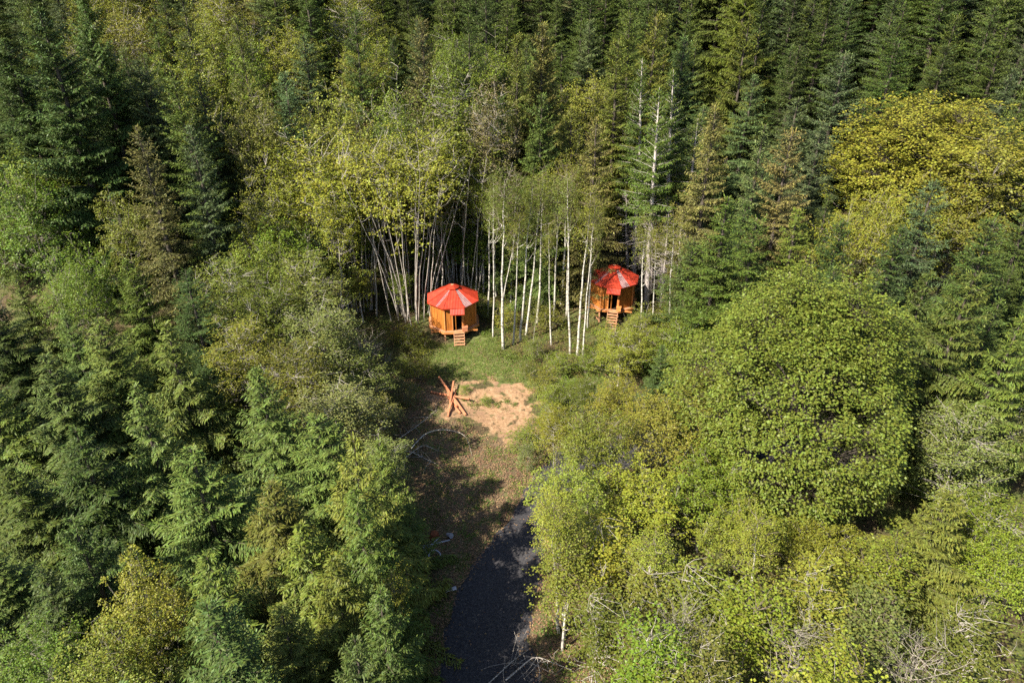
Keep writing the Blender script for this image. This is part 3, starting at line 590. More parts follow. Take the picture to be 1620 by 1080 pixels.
# multi-stemmed maples behind the left cabin
for i, (bx, by, dx, ty, R) in enumerate([(812, 545, 10, 300, 1.2), (850, 512, 14, 260, 1.5), (876, 500, 8, 275, 1.4), (872, 545, -4, 330, 1.0), (930, 520, 12, 300, 1.2), (1012, 560, 10, 330, 1.2), (918, 470, 10, 240, 1.6), (1056, 545, 10, 330, 1.3), (772, 500, 6, 290, 1.2), (1030, 530, 12, 350, 1.0)]):
    p = ground_at(bx, by); q = at_dist(bx + dx, ty, p[1]); H = q[2] - p[2]; tree('birch', rnd.choice(['mid', 'yellow']), p[0], p[1], H, R, lean=(math.atan2(q[0] - p[0], H), 0), hand=False)
for i, (bx, by, dx, ty, R) in enumerate([(560, 490, -8, 240, 2.3), (578, 470, -6, 225, 2.2), (596, 500, -12, 250, 2.0), (612, 480, -6, 215, 2.4), (632, 465, -6, 205, 2.2), (675, 470, 8, 230, 2.0), (692, 455, 6, 215, 2.4), (717, 445, 4, 235, 2.3), (736, 450, 6, 225, 2.2), (752, 470, 4, 255, 1.9), (700, 480, 0, 260, 1.8), (765, 455, 4, 230, 2.2), (545, 520, -12, 300, 2.0), (664, 450, 2, 200, 2.4)]):
    p = ground_at(bx, by); q = at_dist(bx + dx, ty, p[1]); H = q[2] - p[2]; tree('pole', rnd.choice(['yellow', 'yellow', 'mid']), p[0], p[1], H, R, lean=(math.atan2(q[0] - p[0], H) * .8, 0), hand=False)
for i, (bx, by, H) in enumerate([(560, 480, 8), (590, 465, 9), (622, 470, 7), (640, 500, 5), (690, 462, 6), (742, 452, 7), (765, 462, 8), (717, 448, 8), (575, 510, 6), (800, 455, 8), (830, 448, 7), (852, 440, 8), (880, 446, 7), (905, 430, 8), (545, 500, 8), (660, 455, 8), (815, 480, 4.5), (895, 470, 4)]):
    p = ground_at(bx, by); tree('sapling', rnd.choice(['bright', 'yellow', 'green', 'yellow']), p[0], p[1], H, H * .2 + .3, hand=False)
p = ground_at(652, 500); tree('clump', 'yellow', p[0], p[1], 17.8, 5.4, var=0, label='many-stemmed yellow-green maple clump just left of the left cabin')
tree('clump', 'yellow', p[0] - 5.6, p[1] + 1.5, 17.2, 5.0, var=1, label='many-stemmed yellow-green maple clump further left of the left cabin')
tree('clump', 'mid', p[0] + 4.2, p[1] + 5.5, 18.6, 5.0, var=1, label='many-stemmed pale maple clump behind the left cabin roof')
K = [ # kind, colour, apex px, apex py, distance, R, label
 ('bigmaple', 'leafy', 1304, 442, 33.5, 6.5, 'huge dense round green maple filling the right middle of the picture'),
 ('bigmaple', 'gold', 1490, 158, 66, 8.4, 'huge golden yellow maple standing out of the dark firs at the right edge'),
 ('maple', 'gold', 1565, 205, 60, 5.5, 'smaller golden maple at the right edge beside the huge golden one'),
 ('maple', 'gold', 1395, 225, 66, 5.0, 'golden maple crown on the left shoulder of the huge golden one'),
 ('maple', 'yellow', 935, 115, 80, 4.0, 'bright yellow-green maple among dark firs above the right birches'),
 ('bare', 'rust', 1352, 162, 78, 4.2, 'leafless pinkish tree between the dark firs and the golden maple'),
 ('maple', 'bright', 45, 232, 58, 4.0, 'bright green maple at the left edge under the dark spruce'),
 ('maple', 'bright', 20, 262, 54, 3.8, 'bright green maple at the left edge, in front of the other one'),
 ('maple', 'yellow', 125, 240, 60, 3.2, 'yellow-green maple right of the bright green pair at the left edge'),
 ('fir', 'dark', 62, 12, 58, 5.2, 'biggest dark spruce in the upper left corner'), ('fir', 'dark', 118, -30, 62, 4.2, 'dark spruce just right of the biggest one in the upper left corner'), ('fir', 'dark', 5, 60, 60, 4.5, 'dark spruce cut by the left edge near the top'),
 ('fir', 'blue', 215, 95, 62, 4.0, 'bluish fir right of the dark spruces in the upper left'), ('fir', 'fir', 158, 75, 64, 4.0, 'green fir between the dark spruces and the bluish fir'),
 ('fir', 'bronze', 213, 200, 52, 3.6, 'bronze-tinged spruce in front of the bluish fir, upper left'), ('fir', 'blue', 300, 200, 54, 3.0, 'bluish spruce right of the bronze-tinged one, upper left'), ('fir', 'fir', 277, 118, 60, 3.6, 'green fir behind the bluish and bronze spruces'),
 ('fir', 'fir', 375, 25, 70, 3.3, 'green fir left of the golden bushes near the top'), ('fir', 'blue', 447, 113, 66, 3.6, 'dark bluish fir right of the golden bushes near the top'), ('fir', 'dark', 280, -25, 74, 3.2, 'slim dark spruce at the top edge, left quarter'),
 ('maple', 'gold', 392, 132, 64, 3.0, 'golden bush-like maple between the firs, upper left'), ('maple', 'yellow', 300, 70, 72, 3.6, 'yellow-green maple behind the firs, upper left'), ('maple', 'gold', 450, 30, 80, 3.4, 'golden maple near the top edge'), ('maple', 'yellow', 525, 130, 66, 3.8, 'yellow maple in front of the firs, left of the top centre'),
 ('maple', 'yellow', 250, 8, 86, 4.4, 'yellow-green maple at the top edge above the firs'), ('maple', 'mid', 340, -5, 90, 4.5, 'pale maple at the top edge between two firs'),
 ('fir', 'bronze', 668, 32, 74, 3.6, 'brownish fir near the top centre'), ('fir', 'dark', 555, 15, 76, 3.4, 'dark fir left of the brownish one near the top centre'), ('fir', 'dark', 740, 25, 78, 3.4, 'dark fir right of the brownish one near the top centre'),
 ('maple', 'bright', 713, 45, 84, 2.8, 'small bright green tree between the firs near the top centre'), ('alder', 'green', 620, 118, 66, 3.2, 'fresh green alder below the brownish fir'), ('alder', 'green', 710, 92, 70, 4.2, 'round green alder right of the brownish fir'),
 ('alder', 'rust', 778, 118, 66, 2.9, 'rusty alder with a sparse top, above the middle birches'), ('fir', 'bronze', 860, 35, 72, 4.2, 'broad brownish fir with a ragged top, right of the top centre'), ('fir', 'olive', 820, 55, 70, 3.6, 'olive fir left of the broad brownish one'),
 ('fir', 'fir', 858, 148, 64, 4.0, 'green fir directly above the middle birches'), ('fir', 'dark', 797, 150, 66, 3.0, 'dark slim fir behind the rusty alder'), ('hemlock', 'dark', 690, 190, 69, 3.0, 'small dark fir behind the maple clumps'), 
 ('fir', 'olive', 1035, 20, 76, 3.8, 'olive fir at the top, above the right cabin'), ('fir', 'olive', 985, 60, 74, 3.8, 'olive fir left of the topmost olive fir above the right cabin'), ('fir', 'bronze', 945, 185, 63, 3.6, 'brownish green fir above the right birches'), ('fir', 'olive', 905, 170, 66, 3.2, 'olive fir above the gap in the birches'),
 ('fir', 'bronze', 1135, 165, 58, 3.7, 'bronze-tipped spruce right of the bare-trunked firs'), ('fir', 'blue', 1207, 195, 58, 3.4, 'bluish fir right of the bronze-tipped spruce'), ('fir', 'bronze', 1253, 205, 56, 3.4, 'bronze-tipped spruce right of the bluish fir'), ('fir', 'blue', 1300, 190, 62, 3.5, 'bluish fir left of the leafless tree'),
 ('fir', 'fir', 1148, 310, 48, 3.8, 'green fir just above the left side of the huge green maple'), ('fir', 'dark', 1100, 375, 50, 3.2, 'dark green fir right of the right cabin, above the yellow alders'), ('fir', 'olive', 1262, 330, 48, 3.5, 'olive fir standing behind the top of the huge green maple'),
 ('fir', 'fir', 1205, 345, 46, 3.2, 'green fir behind the left shoulder of the huge green maple'), ('fir', 'dark', 1335, 345, 47, 3.3, 'dark fir behind the top of the huge green maple'), ('maple', 'yellow', 1385, 300, 52, 3.6, 'yellow maple low in front of the golden one'),
 ('fir', 'blue', 1480, 285, 50, 3.4, 'dark bluish spruce standing in front of the golden maple'), ('fir', 'dark', 1430, 355, 45, 3.2, 'dark fir in front and left of the golden maple'), ('hemlock', 'fir', 1545, 430, 36, 4.2, 'layered green fir right of the huge green maple'), ('hemlock', 'dark', 1480, 430, 40, 3.6, 'dark layered fir right of the huge green maple'),
 ('fir', 'dark', 1585, 345, 44, 3.6, 'dark fir cut by the right edge below the golden maple'), ('hemlock', 'fir', 1610, 500, 34, 3.6, 'green layered fir cut by the right edge, middle height'),
 ('alder', 'sage', 1548, 640, 31, 2.6, 'silvery willow-like tree right of the huge green maple'), ('hemlock', 'olive', 1505, 775, 24.5, 3.3, 'olive hemlock at the lower right with feathery branches'), ('maple', 'bright', 1612, 850, 24, 2.2, 'bright green small maple at the lower right edge'),
 ('alder', 'sage', 1600, 640, 34, 2.6, 'grey twiggy alder at the right edge beside the silvery tree'),
 # yellow maples between clearing and big maple
 ('maple', 'gold', 1060, 628, 34, 3.2, 'golden maple left of the huge green maple'), ('maple', 'gold', 945, 650, 32, 2.5, 'golden maple beside the dirt patch, above the road'), ('maple', 'yellow', 905, 735, 28, 2.4, 'yellow-green maple overhanging the right side of the road'),
 ('maple', 'yellow', 1010, 745, 29, 3.0, 'yellow-green maple below the golden one, right of the road'), ('maple', 'gold', 985, 600, 39, 2.2, 'small golden maple right of the dirt patch'), ('hemlock', 'dark', 1050, 545, 43, 2.0, 'small dark fir among the yellow maples, centre right'),
 ('alder', 'gold', 1030, 490, 50, 2.4, 'golden sparse alder below the right cabin'), ('alder', 'yellow', 985, 520, 48, 2.2, 'yellow alder beside the stairs of the right cabin'), ('alder', 'mid', 1085, 505, 47, 2.6, 'olive sparse alder left of the huge green maple'), ('alder', 'mid', 925, 600, 43, 1.5, 'small yellow alder on the grass right of the dirt'),
 ('alder', 'yellow', 880, 640, 38, 1.5, 'low yellow alder at the right edge of the dirt patch'), ('alder', 'gold', 1110, 570, 42, 2.4, 'golden alder touching the left side of the huge green maple'),
 ('sapling', 'yellow', 900, 850, 23, 1.4, 'slim young tree with pale stems at the right side of the road'), ('sapling', 'yellow', 960, 830, 24.5, 1.8, 'yellow-green young tree right of the slim one beside the road'),
 ('sapling', 'mid', 1040, 870, 23, 1.9, 'olive young tree below the yellow maples'), ('maple', 'yellow', 1180, 800, 27, 2.3, 'yellow maple under the left side of the huge green maple'), ('maple', 'yellow', 1310, 830, 26, 2.3, 'yellow maple under the middle of the huge green maple'), ('maple', 'green', 1130, 720, 30, 2.8, 'green maple tucked against the lower left of the huge green one'),
 ('sapling', 'mid', 1120, 900, 21.5, 1.9, 'olive young tree low in the picture, below the huge green maple'), ('sapling', 'green', 1210, 920, 20, 1.8, 'fresh green young tree low in the picture, below the huge green maple'), ('sapling', 'yellow', 1300, 900, 21, 2.0, 'olive young tree below the yellow maple under the huge green one'), ('sapling', 'sage', 1400, 930, 19.5, 1.7, 'grey-green young tree left of the olive hemlock, bottom right'),
 ('sapling', 'yellow', 1420, 850, 22.5, 1.6, 'yellow-green young tree against the left side of the olive hemlock'), ('bare', 'sage', 1475, 985, 18, 1.9, 'bare branching pale tree at the bottom right'), ('bare', 'sage', 1280, 965, 18.5, 1.8, 'bare forked pale tree at the bottom, right of centre'), ('sapling', 'mid', 1560, 960, 19, 1.7, 'olive young tree in the bottom right corner'),
 ('sapling', 'mid', 960, 940, 19.5, 1.4, 'slim olive young tree at the bottom, right of the road'), ('sapling', 'green', 1040, 985, 17.5, 1.6, 'fresh green young tree at the bottom, right of the road'), ('sapling', 'mid', 1130, 1010, 17, 1.6, 'olive young tree at the bottom edge, right of centre'), ('sapling', 'yellow', 1340, 1020, 16.5, 1.6, 'yellow-green young tree at the bottom edge, right part'), ('bare', 'mid', 1090, 930, 19.5, 1.6, 'thin leafless alder between the olive ones, bottom centre right'),
 ('hemlock', 'fir', -40, 600, 33, 4.2, 'green hemlock cut by the left edge, middle height, in front'), ('hemlock', 'dark', -25, 470, 42, 4.2, 'dark hemlock cut by the left edge, middle height, behind'), ('hemlock', 'dark', 60, 900, 20.5, 3.0, 'dark green hemlock just above the bushes in the bottom left corner'), ('hemlock', 'fir', -10, 870, 23, 3.4, 'green hemlock cut by the left edge near the bottom'), ('maple', 'gold', 1440, 300, 59, 5.0, 'golden maple low on the left front of the huge golden one'), ('maple', 'gold', 1545, 300, 57, 4.6, 'golden maple low in front of the huge golden one, by the right edge'), ('alder', 'green', 1585, 790, 27, 2.5, 'fresh green alder at the right edge behind the olive hemlock'),
 # left middle alder thicket
 ('alder', 'mid', 480, 395, 50, 3.2, 'broad olive alder in the thicket left of the cabins'), ('alder', 'mid', 420, 440, 46, 3.0, 'olive alder in the middle of the left thicket'), ('alder', 'sage', 505, 470, 44, 3.1, 'greyish alder right of the middle of the left thicket'), ('alder', 'sage', 555, 555, 43, 2.8, 'greyish sparse alder at the right side of the left thicket'),
 ('alder', 'sage', 590, 630, 40, 1.9, 'grey twiggy alder nearest the timber heap'), ('alder', 'mid', 455, 540, 39, 3.0, 'olive alder above the big hemlocks, left of centre'), ('alder', 'sage', 530, 600, 36, 2.9, 'grey-brown alder right above the big hemlocks'), ('alder', 'mid', 350, 400, 48, 3.0, 'olive alder at the left side of the left thicket'),
 ('alder', 'sage', 595, 690, 33.5, 1.9, 'twiggy grey alder leaning over the fallen branches'), ('alder', 'mid', 370, 500, 41, 2.8, 'olive alder behind the silvery spruce'), ('bare', 'sage', 575, 520, 47, 2.2, 'nearly bare grey alder left of the left cabin'), ('maple', 'bright', 440, 340, 56, 3.0, 'bright green maple left of the maple clumps'), ('alder', 'yellow', 455, 210, 62, 3.6, 'yellow-green alder above the left thicket'),
 ('alder', 'yellow', 400, 290, 57, 3.0, 'yellow-green alder above the bright green maple'), ('alder', 'yellow', 520, 250, 60, 3.2, 'yellow alder at the left end of the maple clumps'), ('alder', 'rust', 565, 180, 68, 2.8, 'rusty alder at the back of the maple clumps'),
 # big hemlocks lower left
 ('hemlock', 'fir', 258, 513, 36, 4.2, 'silvery-topped spruce with the highest tip among the lower left firs'), ('hemlock', 'fir', 150, 500, 38, 4.4, 'green hemlock left of the silvery-topped spruce'), ('hemlock', 'dark', 60, 560, 34, 4.4, 'dark green hemlock by the left edge, middle height'), ('hemlock', 'fir', 210, 612, 30, 3.6, 'small green hemlock in front of the silvery-topped spruce'),
 ('hemlock', 'fir', 405, 580, 32.5, 4.4, 'green hemlock below the left alder thicket'), ('hemlock', 'fir', 500, 655, 29, 4.3, 'large green hemlock with drooping branches, left of the fallen branches'), ('hemlock', 'olive', 560, 695, 24.5, 3.9, 'olive hemlock reaching furthest right, over the scrap heap'), ('hemlock', 'dark', 120, 680, 28, 4.2, 'dark green hemlock at the left, below the middle'),
 ('hemlock', 'fir', 300, 710, 26, 4.3, 'green hemlock in the middle of the lower left group'), ('hemlock', 'olive', 420, 760, 24, 4.3, 'olive hemlock with yellow tips, centre of the lower left group'), ('hemlock', 'dark', 10, 740, 27, 4.2, 'dark hemlock cut by the left edge, lower half'), ('hemlock', 'olive', 530, 880, 19.5, 3.4, 'olive hemlock beside the road near the bottom'),
 ('hemlock', 'fir', 330, 880, 20, 3.8, 'green hemlock near the bottom, left of centre'), ('hemlock', 'olive', 450, 960, 17.5, 3.2, 'olive hemlock at the bottom edge left of the road'), ('hemlock', 'dark', 110, 820, 22, 3.0, 'dark green hemlock right of the yellow bushes, lower left'),
 ('maple', 'yellow', 205, 890, 20, 1.9, 'yellow-green maple bush at the lower left among hemlocks'), ('maple', 'bright', 35, 1000, 18, 2.0, 'bright green maple bush in the bottom left corner'), ('maple', 'yellow', 140, 1010, 17, 2.2, 'yellow-green maple bush at the bottom left edge'),
]
for (bx, by, tx, ty, R, lb) in [(884, 1000, 872, 770, 1.3, 'white stem, the leftmost of three at the right side of the road'), (893, 1010, 884, 790, 1.2, 'white stem in the middle of three at the right side of the road'), (900, 985, 893, 800, 1.2, 'white stem, the rightmost of three at the right side of the road'),
        (1036, 1030, 1030, 830, 1.2, 'thin white birch in the olive alders at the bottom, right of the road'), (1185, 1000, 1195, 800, 1.3, 'thin white birch among the alders below the huge green maple'), (622, 1085, 624, 900, .9, 'thin pale birch stem left of the road at the bottom edge')]:
    p = ground_at(bx, by); q = at_dist(tx, ty, p[1]); tree('birch', 'yellow', p[0], p[1], q[2] - p[2], R, lean=(math.atan2(q[0] - p[0], q[2] - p[2]) * .9, 0), label=lb)
K += [('hemlock', 'fir', 600, 700, 28, 3.2, 'green hemlock left of the fallen branches, behind the scrap heap'), ('hemlock', 'fir', 560, 770, 22, 3.3, 'green hemlock with its tip left of the scrap heap'), ('hemlock', 'fir', 600, 930, 17.8, 2.5, 'green hemlock beside the road at the bottom, nearest the pale stem'), ('hemlock', 'dark', 560, 1010, 15.5, 2.6, 'dark hemlock at the bottom edge left of the road'), ('hemlock', 'olive', 470, 830, 21.5, 3.6, 'olive hemlock behind the ones beside the road, lower left'),
      ('hemlock', 'fir', 640, 1150, 13.5, 2.3, 'green hemlock cut by the bottom edge beside the road'), ('hemlock', 'fir', 480, 1120, 13.5, 2.8, 'green hemlock cut by the bottom edge, lower left')]
for kind, col, px, py, d, R, lb in K:
    if kind == 'fir' and R >= 3.9: kind = 'bigfir'
    var = {'huge dense': 0, 'huge golde': 1}.get(lb[:10])
    tree_px(kind, col, px, py, d, R, label=lb, var=var)
for x, y, H in ((-6.5, 9, 14.5), (-9, 11.5, 13.5), (-12, 12.5, 13), (-10.5, 15.5, 12.5)): tree('fir', 'dark', x, y, H, 3.2)  # firs mostly below the frame, added to shade the road
# ------------------------------------------------------------------ the rest of the forest, by kind map of the photograph's stands
MAP = ["CyCyCyCCCCCOCCCCC"[:16], "CCCyCyCgCCCOCCCC", "CCBByByCCaOZBCCC", "myCByyyCagCOBCCC", "gyCgyyg..CCCOCCC", "OOCaaa......CCCC", "COBOaa......OOOC", "CCOOOa......CggC", "CCOOOa......CggC", "CCOOOO......ygag",
       "CCOOO...sss.ssOg", "CyOOO...ssssssag", "yyOOC...ssssssas", "yyOOC...ssssssss"]
SPEC = {'C': [('fir', 'fir'), ('fir', 'dark'), ('fir', 'dark'), ('fir', 'fir'), ('fir', 'dark'), ('fir', 'blue')], 'B': [('fir', 'blue'), ('fir', 'blue'), ('fir', 'fir')], 'O': [('hemlock', 'olive'), ('hemlock', 'fir'), ('hemlock', 'fir')], 'Z': [('fir', 'bronze'), ('fir', 'blue')],
        'y': [('maple', 'yellow'), ('alder', 'yellow'), ('maple', 'gold'), ('maple', 'bright')], 'g': [('maple', 'bright'), ('alder', 'green'), ('alder', 'yellow')], 's': [('sapling', 'mid'), ('sapling', 'yellow'), ('sapling', 'green'), ('sapling', 'mid'), ('sapling', 'yellow')], 'a': [('alder', 'mid'), ('alder', 'sage'), ('alder', 'mid'), ('alder', 'yellow')], 'm': [('maple', 'bright')], 'Y': [('maple', 'gold'), ('maple', 'yellow')]}
# windows onto things that must stay in view from the photograph's side: (x0, y0, x1, y1, nearest distance of what is seen there)
WIN = [(655, 430, 785, 560, 55), (900, 395, 1040, 530, 58), (640, 560, 1000, 700, 40), (655, 690, 880, 900, 27), (630, 880, 905, 1180, 60), (770, 260, 1075, 560, 55), (600, 300, 770, 520, 58), (1120, 470, 1470, 800, 34), (1330, 190, 1620, 330, 60)]
def blocks(x, y, H, R):
    z0 = float(gz(x, y))
    for f in (.15, .4, .65, .85, 1.0):
        z = z0 + H * f; a, b_ = proj((x, y, z)); wpx = R * (1.15 - f) / math.hypot(y, 32 - z) * FPX
        for X0, Y0, X1, Y1, D in WIN:
            if y < D - 1 and a + wpx > X0 and a - wpx < X1 and Y0 < b_ < Y1: return True
    return False
SUNNY = [(c1[0], c1[1], 2.6), (c2[0], c2[1], 2.6), (c1[0], c1[1] - 2, 2)] + [(*ground_at(a, b_)[:2], .6) for a, b_ in ((740, 640), (800, 660), (800, 610), (715, 630), (780, 590), (900, 480), (960, 560))]
SA = np.array([SUN_DIR.x, SUN_DIR.y]) / math.cos(SUN_EL)
def shades(x, y, H, R):
    for a, b_, h in SUNNY:
        v = np.array([x - a, y - b_]); al = v @ SA; pe = abs(v[0] * SA[1] - v[1] * SA[0]); hh = h + al * math.tan(SUN_EL)
        if al > 0 and hh < H + 1 and pe < R * (1.1 - .6 * hh / H) + 1.6: return True
    return False
gr = np.random.default_rng(21); pts = [(t['x'], t['y'], t['R']) for t in TREES]
cand = [(x, y) for x, y in zip(gr.uniform(-1, 1, 22000), gr.uniform(0, 1, 22000))]
nfill = 0
for u, v in cand:
    y = 13 + 104 * math.sqrt(v * .93 + .004) if v > .02 else 13 + 40 * v; x = u * (y * .80 + 8)
    if nfill > 420: break
    far = y > 62
    H = rnd.uniform(13.5, 18) if y > 75 else rnd.uniform(13, 17) if y > 50 else rnd.uniform(9, 13.5)
    a, b_ = proj((x, y, float(gz(x, y)) + H)); ci, ri = int(np.clip(a // 100, 0, 15)), int(np.clip(b_ // 100 + 1, 0, 12))
    if a < -90 or a > 1710 or b_ < -220 or b_ > 1180: continue
    ch = MAP[ri][ci]
    if ch == '.': continue
    if y < 45 and a < 680 and b_ > 560 and a > 60 and rnd.random() < .45: continue
    kind, col = rnd.choice(SPEC[ch]); R = H * rnd.uniform(.185, .235)
    if kind in ('maple', 'alder'): H *= .86; R = H * rnd.uniform(.22, .30)
    if kind == 'sapling': R = H * rnd.uniform(.12, .16)
    if kind == 'hemlock': R = H * rnd.uniform(.26, .33)
    sp = .5 if y > 70 else .58
    if kind == 'hemlock' and y < 45: sp = .7
    if any(math.hypot(x - p, y - q) < sp * (R + r) + .5 for p, q, r in pts): continue
    XY = (np.array([x]), np.array([y]))
    if y < 62 and (sdist(P_CLEAR, *XY)[0] > -1.2 or sdist(P_ROAD, *XY)[0] > -1.0): continue
    if any(math.hypot(x - c[0], y - c[1]) < 4.6 for c in (c1, c2)): continue
    if blocks(x, y, H, R) or shades(x, y, H, R): continue
    tree(kind, col, x, y, H, R, hand=False); pts.append((x, y, R)); nfill += 1
SH = [(800, 520), (840, 505), (868, 520), (885, 590), (930, 590), (955, 545), (1000, 545), (1015, 520), (760, 500), (820, 470), (880, 455), (905, 440), (985, 590), (1020, 575), (845, 570), (690, 500), (640, 540), (655, 560), (870, 660), (850, 700), (835, 745), (880, 690), (640, 590), (645, 640), (770, 640), (735, 622), (862, 622), (872, 648), (835, 600), (900, 632), (830, 712), (668, 600), (1060, 520)]
for i, (a, b_) in enumerate(SH):
    p = ground_at(a, b_); small = (735 <= a <= 770 and b_ > 600)
    tree('shrub', rnd.choice(['mid', 'yellow', 'green', 'sage']) if not small else 'green', p[0], p[1], .8 if small else rnd.uniform(1.6, 3.0), .6 if small else rnd.uniform(.9, 1.5), hand=False)
for t in TREES:
    if t['label'] and shades(t['x'], t['y'], t['H'], t['R']): print('SHADES', t['kind'], [round(float(q)) for q in t['ap']], t['label'])
print('fill', nfill, 'trees', len(TREES))
# ------------------------------------------------------------------ labels of the fill: stand, kind and place in the row
ZR = [(0, 'at the very top edge'), (60, 'in the top row of crowns'), (130, 'high in the picture'), (230, 'in the upper part'), (340, 'level with the birch tops'), (470, 'level with the cabin roofs'), (620, 'level with the dirt patch'), (760, 'level with the fallen branches'), (900, 'level with the scrap heap'), (9999, 'at the bottom')]
ZC = [(170, 'at the far left'), (400, 'in the left quarter'), (640, 'left of the left cabin'), (790, 'in line with the left cabin'), (900, 'in line with the birches'), (1090, 'in line with the right cabin'), (1330, 'in line with the green maple'), (1500, 'in line with the golden maple'), (99999, 'at the far right')]
ZN = [(c[1] + ', ' + r[1], (lambda a, b, c=c, r=r: a < c[0] and b < r[0])) for r in ZR for c in ZC]
ORD = ['', 'second', 'third', 'fourth', 'fifth', 'sixth', 'seventh', 'eighth', 'ninth', 'tenth', 'eleventh', 'twelfth', 'thirteenth', 'fourteenth', 'fifteenth', 'sixteenth', 'seventeenth', 'eighteenth', 'nineteenth', 'twentieth', 'twenty-first', 'twenty-second', 'twenty-third', 'twenty-fourth', 'twenty-fifth', 'twenty-sixth', 'twenty-seventh', 'twenty-eighth']
KW = {'bigfir': 'fir', 'fir': 'fir', 'hemlock': 'hemlock', 'maple': 'maple', 'alder': 'alder', 'bigmaple': 'maple', 'tallfir': 'fir', 'birch': 'birch', 'clump': 'maple clump', 'bare': 'bare tree', 'shrub': 'shrub', 'pole': 'tall alder', 'snag': 'dead tree', 'sapling': 'young tree'}
GRP = {'fir': 'firs of the dense stand', 'bigfir': 'firs of the dense stand', 'tallfir': 'firs with bare pale trunks', 'hemlock': 'hemlocks of the near forest', 'maple': 'maples among the firs', 'bigmaple': 'maples among the firs', 'alder': 'alders of the thickets', 'birch': 'white birches between the cabins', 'clump': 'many-stemmed maple clumps', 'bare': 'leafless trees', 'shrub': 'shrubs', 'pole': 'tall thin alders by the left cabin', 'snag': 'dead standing firs by the right cabin', 'sapling': 'slender young trees beside the road'}
zones = {}
for t in TREES:
    if not t['label']:
        zi = next(i for i, (n, f) in enumerate(ZN) if f(*t['ap'])); zones.setdefault((zi, t['kind'], t['col']), []).append(t)
for (zi, kind, col), L_ in zones.items():
    L_.sort(key=lambda t: t['ap'][0]); n = len(L_)
    for i, t in enumerate(L_):
        base = WORD[col] + ' ' + KW[kind]; zn = ZN[zi][0]
        t['label'] = (f'the one {base} without a landmark {zn}' if False else f'{base} {zn}') if n == 1 else f'leftmost {base} {zn}' if i == 0 else f'rightmost {base} {zn}' if i == n - 1 else f'{ORD[i]} {base} {zn}'
for t in TREES: tag(t['o'], t['label'].replace('in line with the huge green maple', 'above or below the huge green maple') if 0 else t['label'], 'shrub' if t['kind'] == 'shrub' else 'tree', GRP[t['kind']])

# ------------------------------------------------------------------ undergrowth, grass and fallen leaves (uncountable)
M['litter'] = foliage('litter', (1.7, 1.45, 1.25), .9, .1, .8, .1)
def scatter(n, seed, xr=(-34, 38), yr=(14, 80)):
    g = np.random.default_rng(seed); return g, g.uniform(*xr, n), g.uniform(*yr, n)
def put(name, q, mt, col, label, cat='plants', seed=0):
    o = bpy.data.objects.new(name, q.mesh(name, mt, False, seed)); COL.objects.link(o); o.color = (*col, 1); tag(o, label, cat, kind='stuff')
def bushes(name, n, seed, col, label, rmin, rmax, inside, leaf=.10, per=70):
    g, X, Y = scatter(n, seed); q = Quads(); keep = inside(X, Y); X, Y = X[keep], Y[keep]; Z = gz(X, Y); k = len(X); r = g.uniform(rmin, rmax, k)
    m = k * per; ci = np.repeat(np.arange(k), per); d = unit(g.normal(0, 1, (m, 3))); d[:, 2] = np.abs(d[:, 2]); rr = (r[ci] * g.random(m) ** .45)[:, None]
    pos = np.stack([X, Y, Z], 1)[ci] + d * rr * [1, 1, .85] + g.normal(0, .04, (m, 3)); dr = unit(d * [1, 1, .2] + g.normal(0, .5, (m, 3)))
    S = unit(np.cross(dr, unit(d + [0, 0, .8] + g.normal(0, .4, (m, 3))))); q.kites(pos, dr, S, leaf * g.uniform(.7, 1.4, m), leaf * .7, np.clip(rr[:, 0] / .9 * .6 + g.normal(.1, .2, m), 0, 1), sag=.15)
    put(name, q, 'leaves', col, label, seed=seed)
def off(X, Y, P, e): return sdist(P, X, Y) < -e
cab = lambda X, Y: (np.hypot(X - c1[0], Y - c1[1]) > 3.1) & (np.hypot(X - c2[0], Y - c2[1]) > 3.1)
forest = lambda X, Y: off(X, Y, P_CLEAR, .1) & off(X, Y, P_ROAD, .6) & cab(X, Y)
bushes('undergrowth', 2900, 1, (.10, .135, .025), 'green knee-high undergrowth between the trunks', .4, 1.1, forest)
bushes('brush', 900, 2, (.18, .145, .045), 'brownish yellow brush under the birches and alders', .3, .8, forest, .085, 80)
BR = wpoly([(765, 470), (780, 528), (800, 556), (850, 584), (910, 606), (960, 565), (1000, 600), (1060, 560), (1080, 470), (1000, 440), (900, 400), (800, 400)])
bushes('thicket', 2600, 6, (.135, .125, .032), 'tangled yellowish brown thicket around the birch trunks', .45, 1.15, lambda X, Y: (sdist(BR, X, Y) > -.2) & cab(X, Y), .10, 90)
bushes('greens', 1300, 7, (.09, .135, .022), 'green leafy growth around the birch trunks and cabins', .4, .95, lambda X, Y: (sdist(BR, X, Y) > -2.5) & off(X, Y, P_CLEAR, -.2) & cab(X, Y), .13, 60)
bushes('ferns', 500, 3, (.085, .13, .02), 'dark green ferns on the forest floor', .3, .6, forest, .16, 40)
bushes('weeds', 700, 4, (.11, .16, .03), 'low weeds tufting the clearing', .12, .38, lambda X, Y: (sdist(P_CLEAR, X, Y) > 0) & off(X, Y, P_ROAD, .1) & cab(X, Y), .085, 46)
BAND = wpoly([(705, 618), (740, 628), (780, 636), (830, 636), (850, 626), (852, 634), (830, 646), (780, 648), (735, 644), (712, 634)])
bushes('weeds', 9000, 8, (.10, .14, .025), 'low green weeds in a strip across the dirt patch', .12, .36, lambda X, Y: sdist(BAND, X, Y) > np.sin(X * 3) * .4, .085, 46)
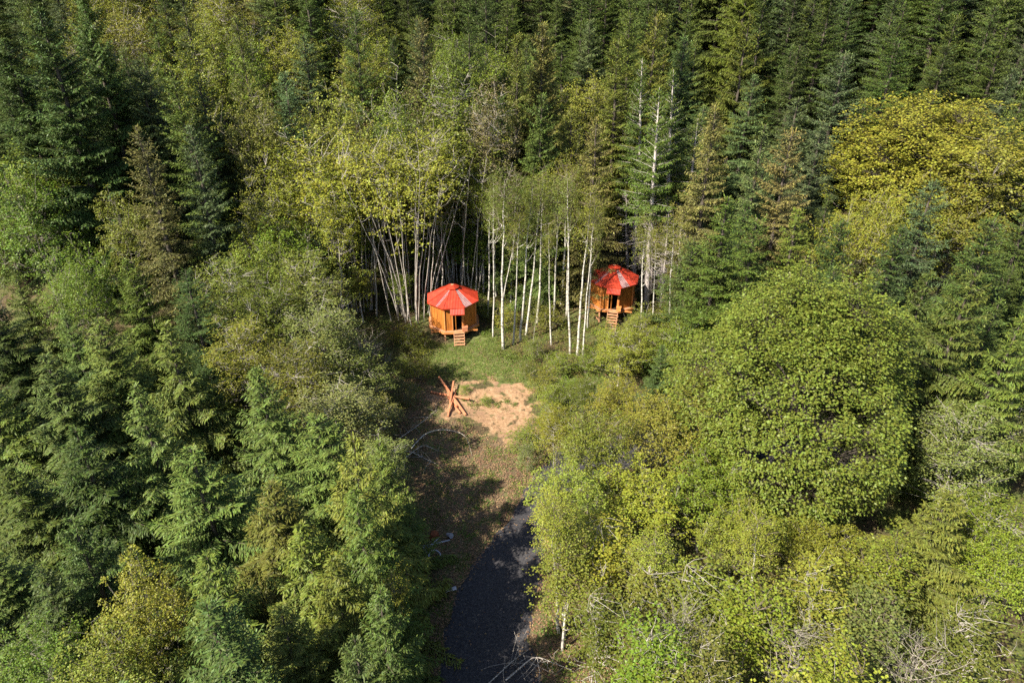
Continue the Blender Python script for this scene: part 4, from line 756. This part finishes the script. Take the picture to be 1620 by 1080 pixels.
def grass():
    g, X, Y = scatter(420000, 9, (-16, 14), (18, 64)); s = sdist(P_GRASS, X, Y); s2 = sdist(P_TRACK, X, Y); s3 = sdist(P_SAND, X, Y)
    pn = np.sin(X * 1.7 + Y * .9) * np.sin(Y * 1.3 - X * .6) + .4 * np.sin(X * 4.1) * np.sin(Y * 3.7)
    k = ((s > -.8) & (pn > -.9) & (g.random(len(X)) < .55)) | ((s2 > -.5) & (pn > .25) & (g.random(len(X)) < .5)); k &= (s3 < .2) | ((pn > .75) & (g.random(len(X)) < .5)); k &= sdist(P_ROAD, X, Y) < -.05; k &= cab(X, Y)
    X, Y = X[k], Y[k]; n = len(X); P = np.stack([X, Y, gz(X, Y) - .01], 1); d = unit(np.stack([g.normal(0, .55, n), g.normal(0, .55, n), np.ones(n)], 1)); S = unit(np.cross(d, g.normal(0, 1, (n, 3))))
    q = Quads(); q.kites(P, d, S, g.uniform(.08, .26, n), .035, g.random(n), sag=.1); put('grass', q, 'leaves', (.12, .165, .03), 'short green grass growing over the clearing', 'grass', 4); print('grass', n)
grass()
def litter():
    g, X, Y = scatter(150000, 11, (-16, 20), (17, 66)); k = (sdist(P_TRACK, X, Y) > -1) | (sdist(P_RSIDE, X, Y) > -.6) | ((np.abs(sdist(P_ROAD, X, Y)) < .5) & (g.random(len(X)) < .6)) | (g.random(len(X)) < .10)
    k &= (sdist(P_ROAD, X, Y) < .2) | (g.random(len(X)) < .13); k &= (sdist(P_SAND, X, Y) < 0) | (g.random(len(X)) < .1); X, Y = X[k], Y[k]; n = len(X)
    P = np.stack([X, Y, gz(X, Y) + .045], 1); a = g.uniform(0, 6.28, n); d = unit(np.stack([np.cos(a), np.sin(a), g.normal(0, .3, n)], 1)); S = unit(np.cross(d, unit(np.array([0, 0, 1.]) + g.normal(0, .3, (n, 3)))))
    q = Quads(); q.kites(P, d, S, g.uniform(.06, .16, n), g.uniform(.05, .12, n), g.random(n)); put('leaf_litter', q, 'litter', (.17, .115, .07), 'fallen brown leaves scattered over the track and road edges', 'leaves', 5)
litter()
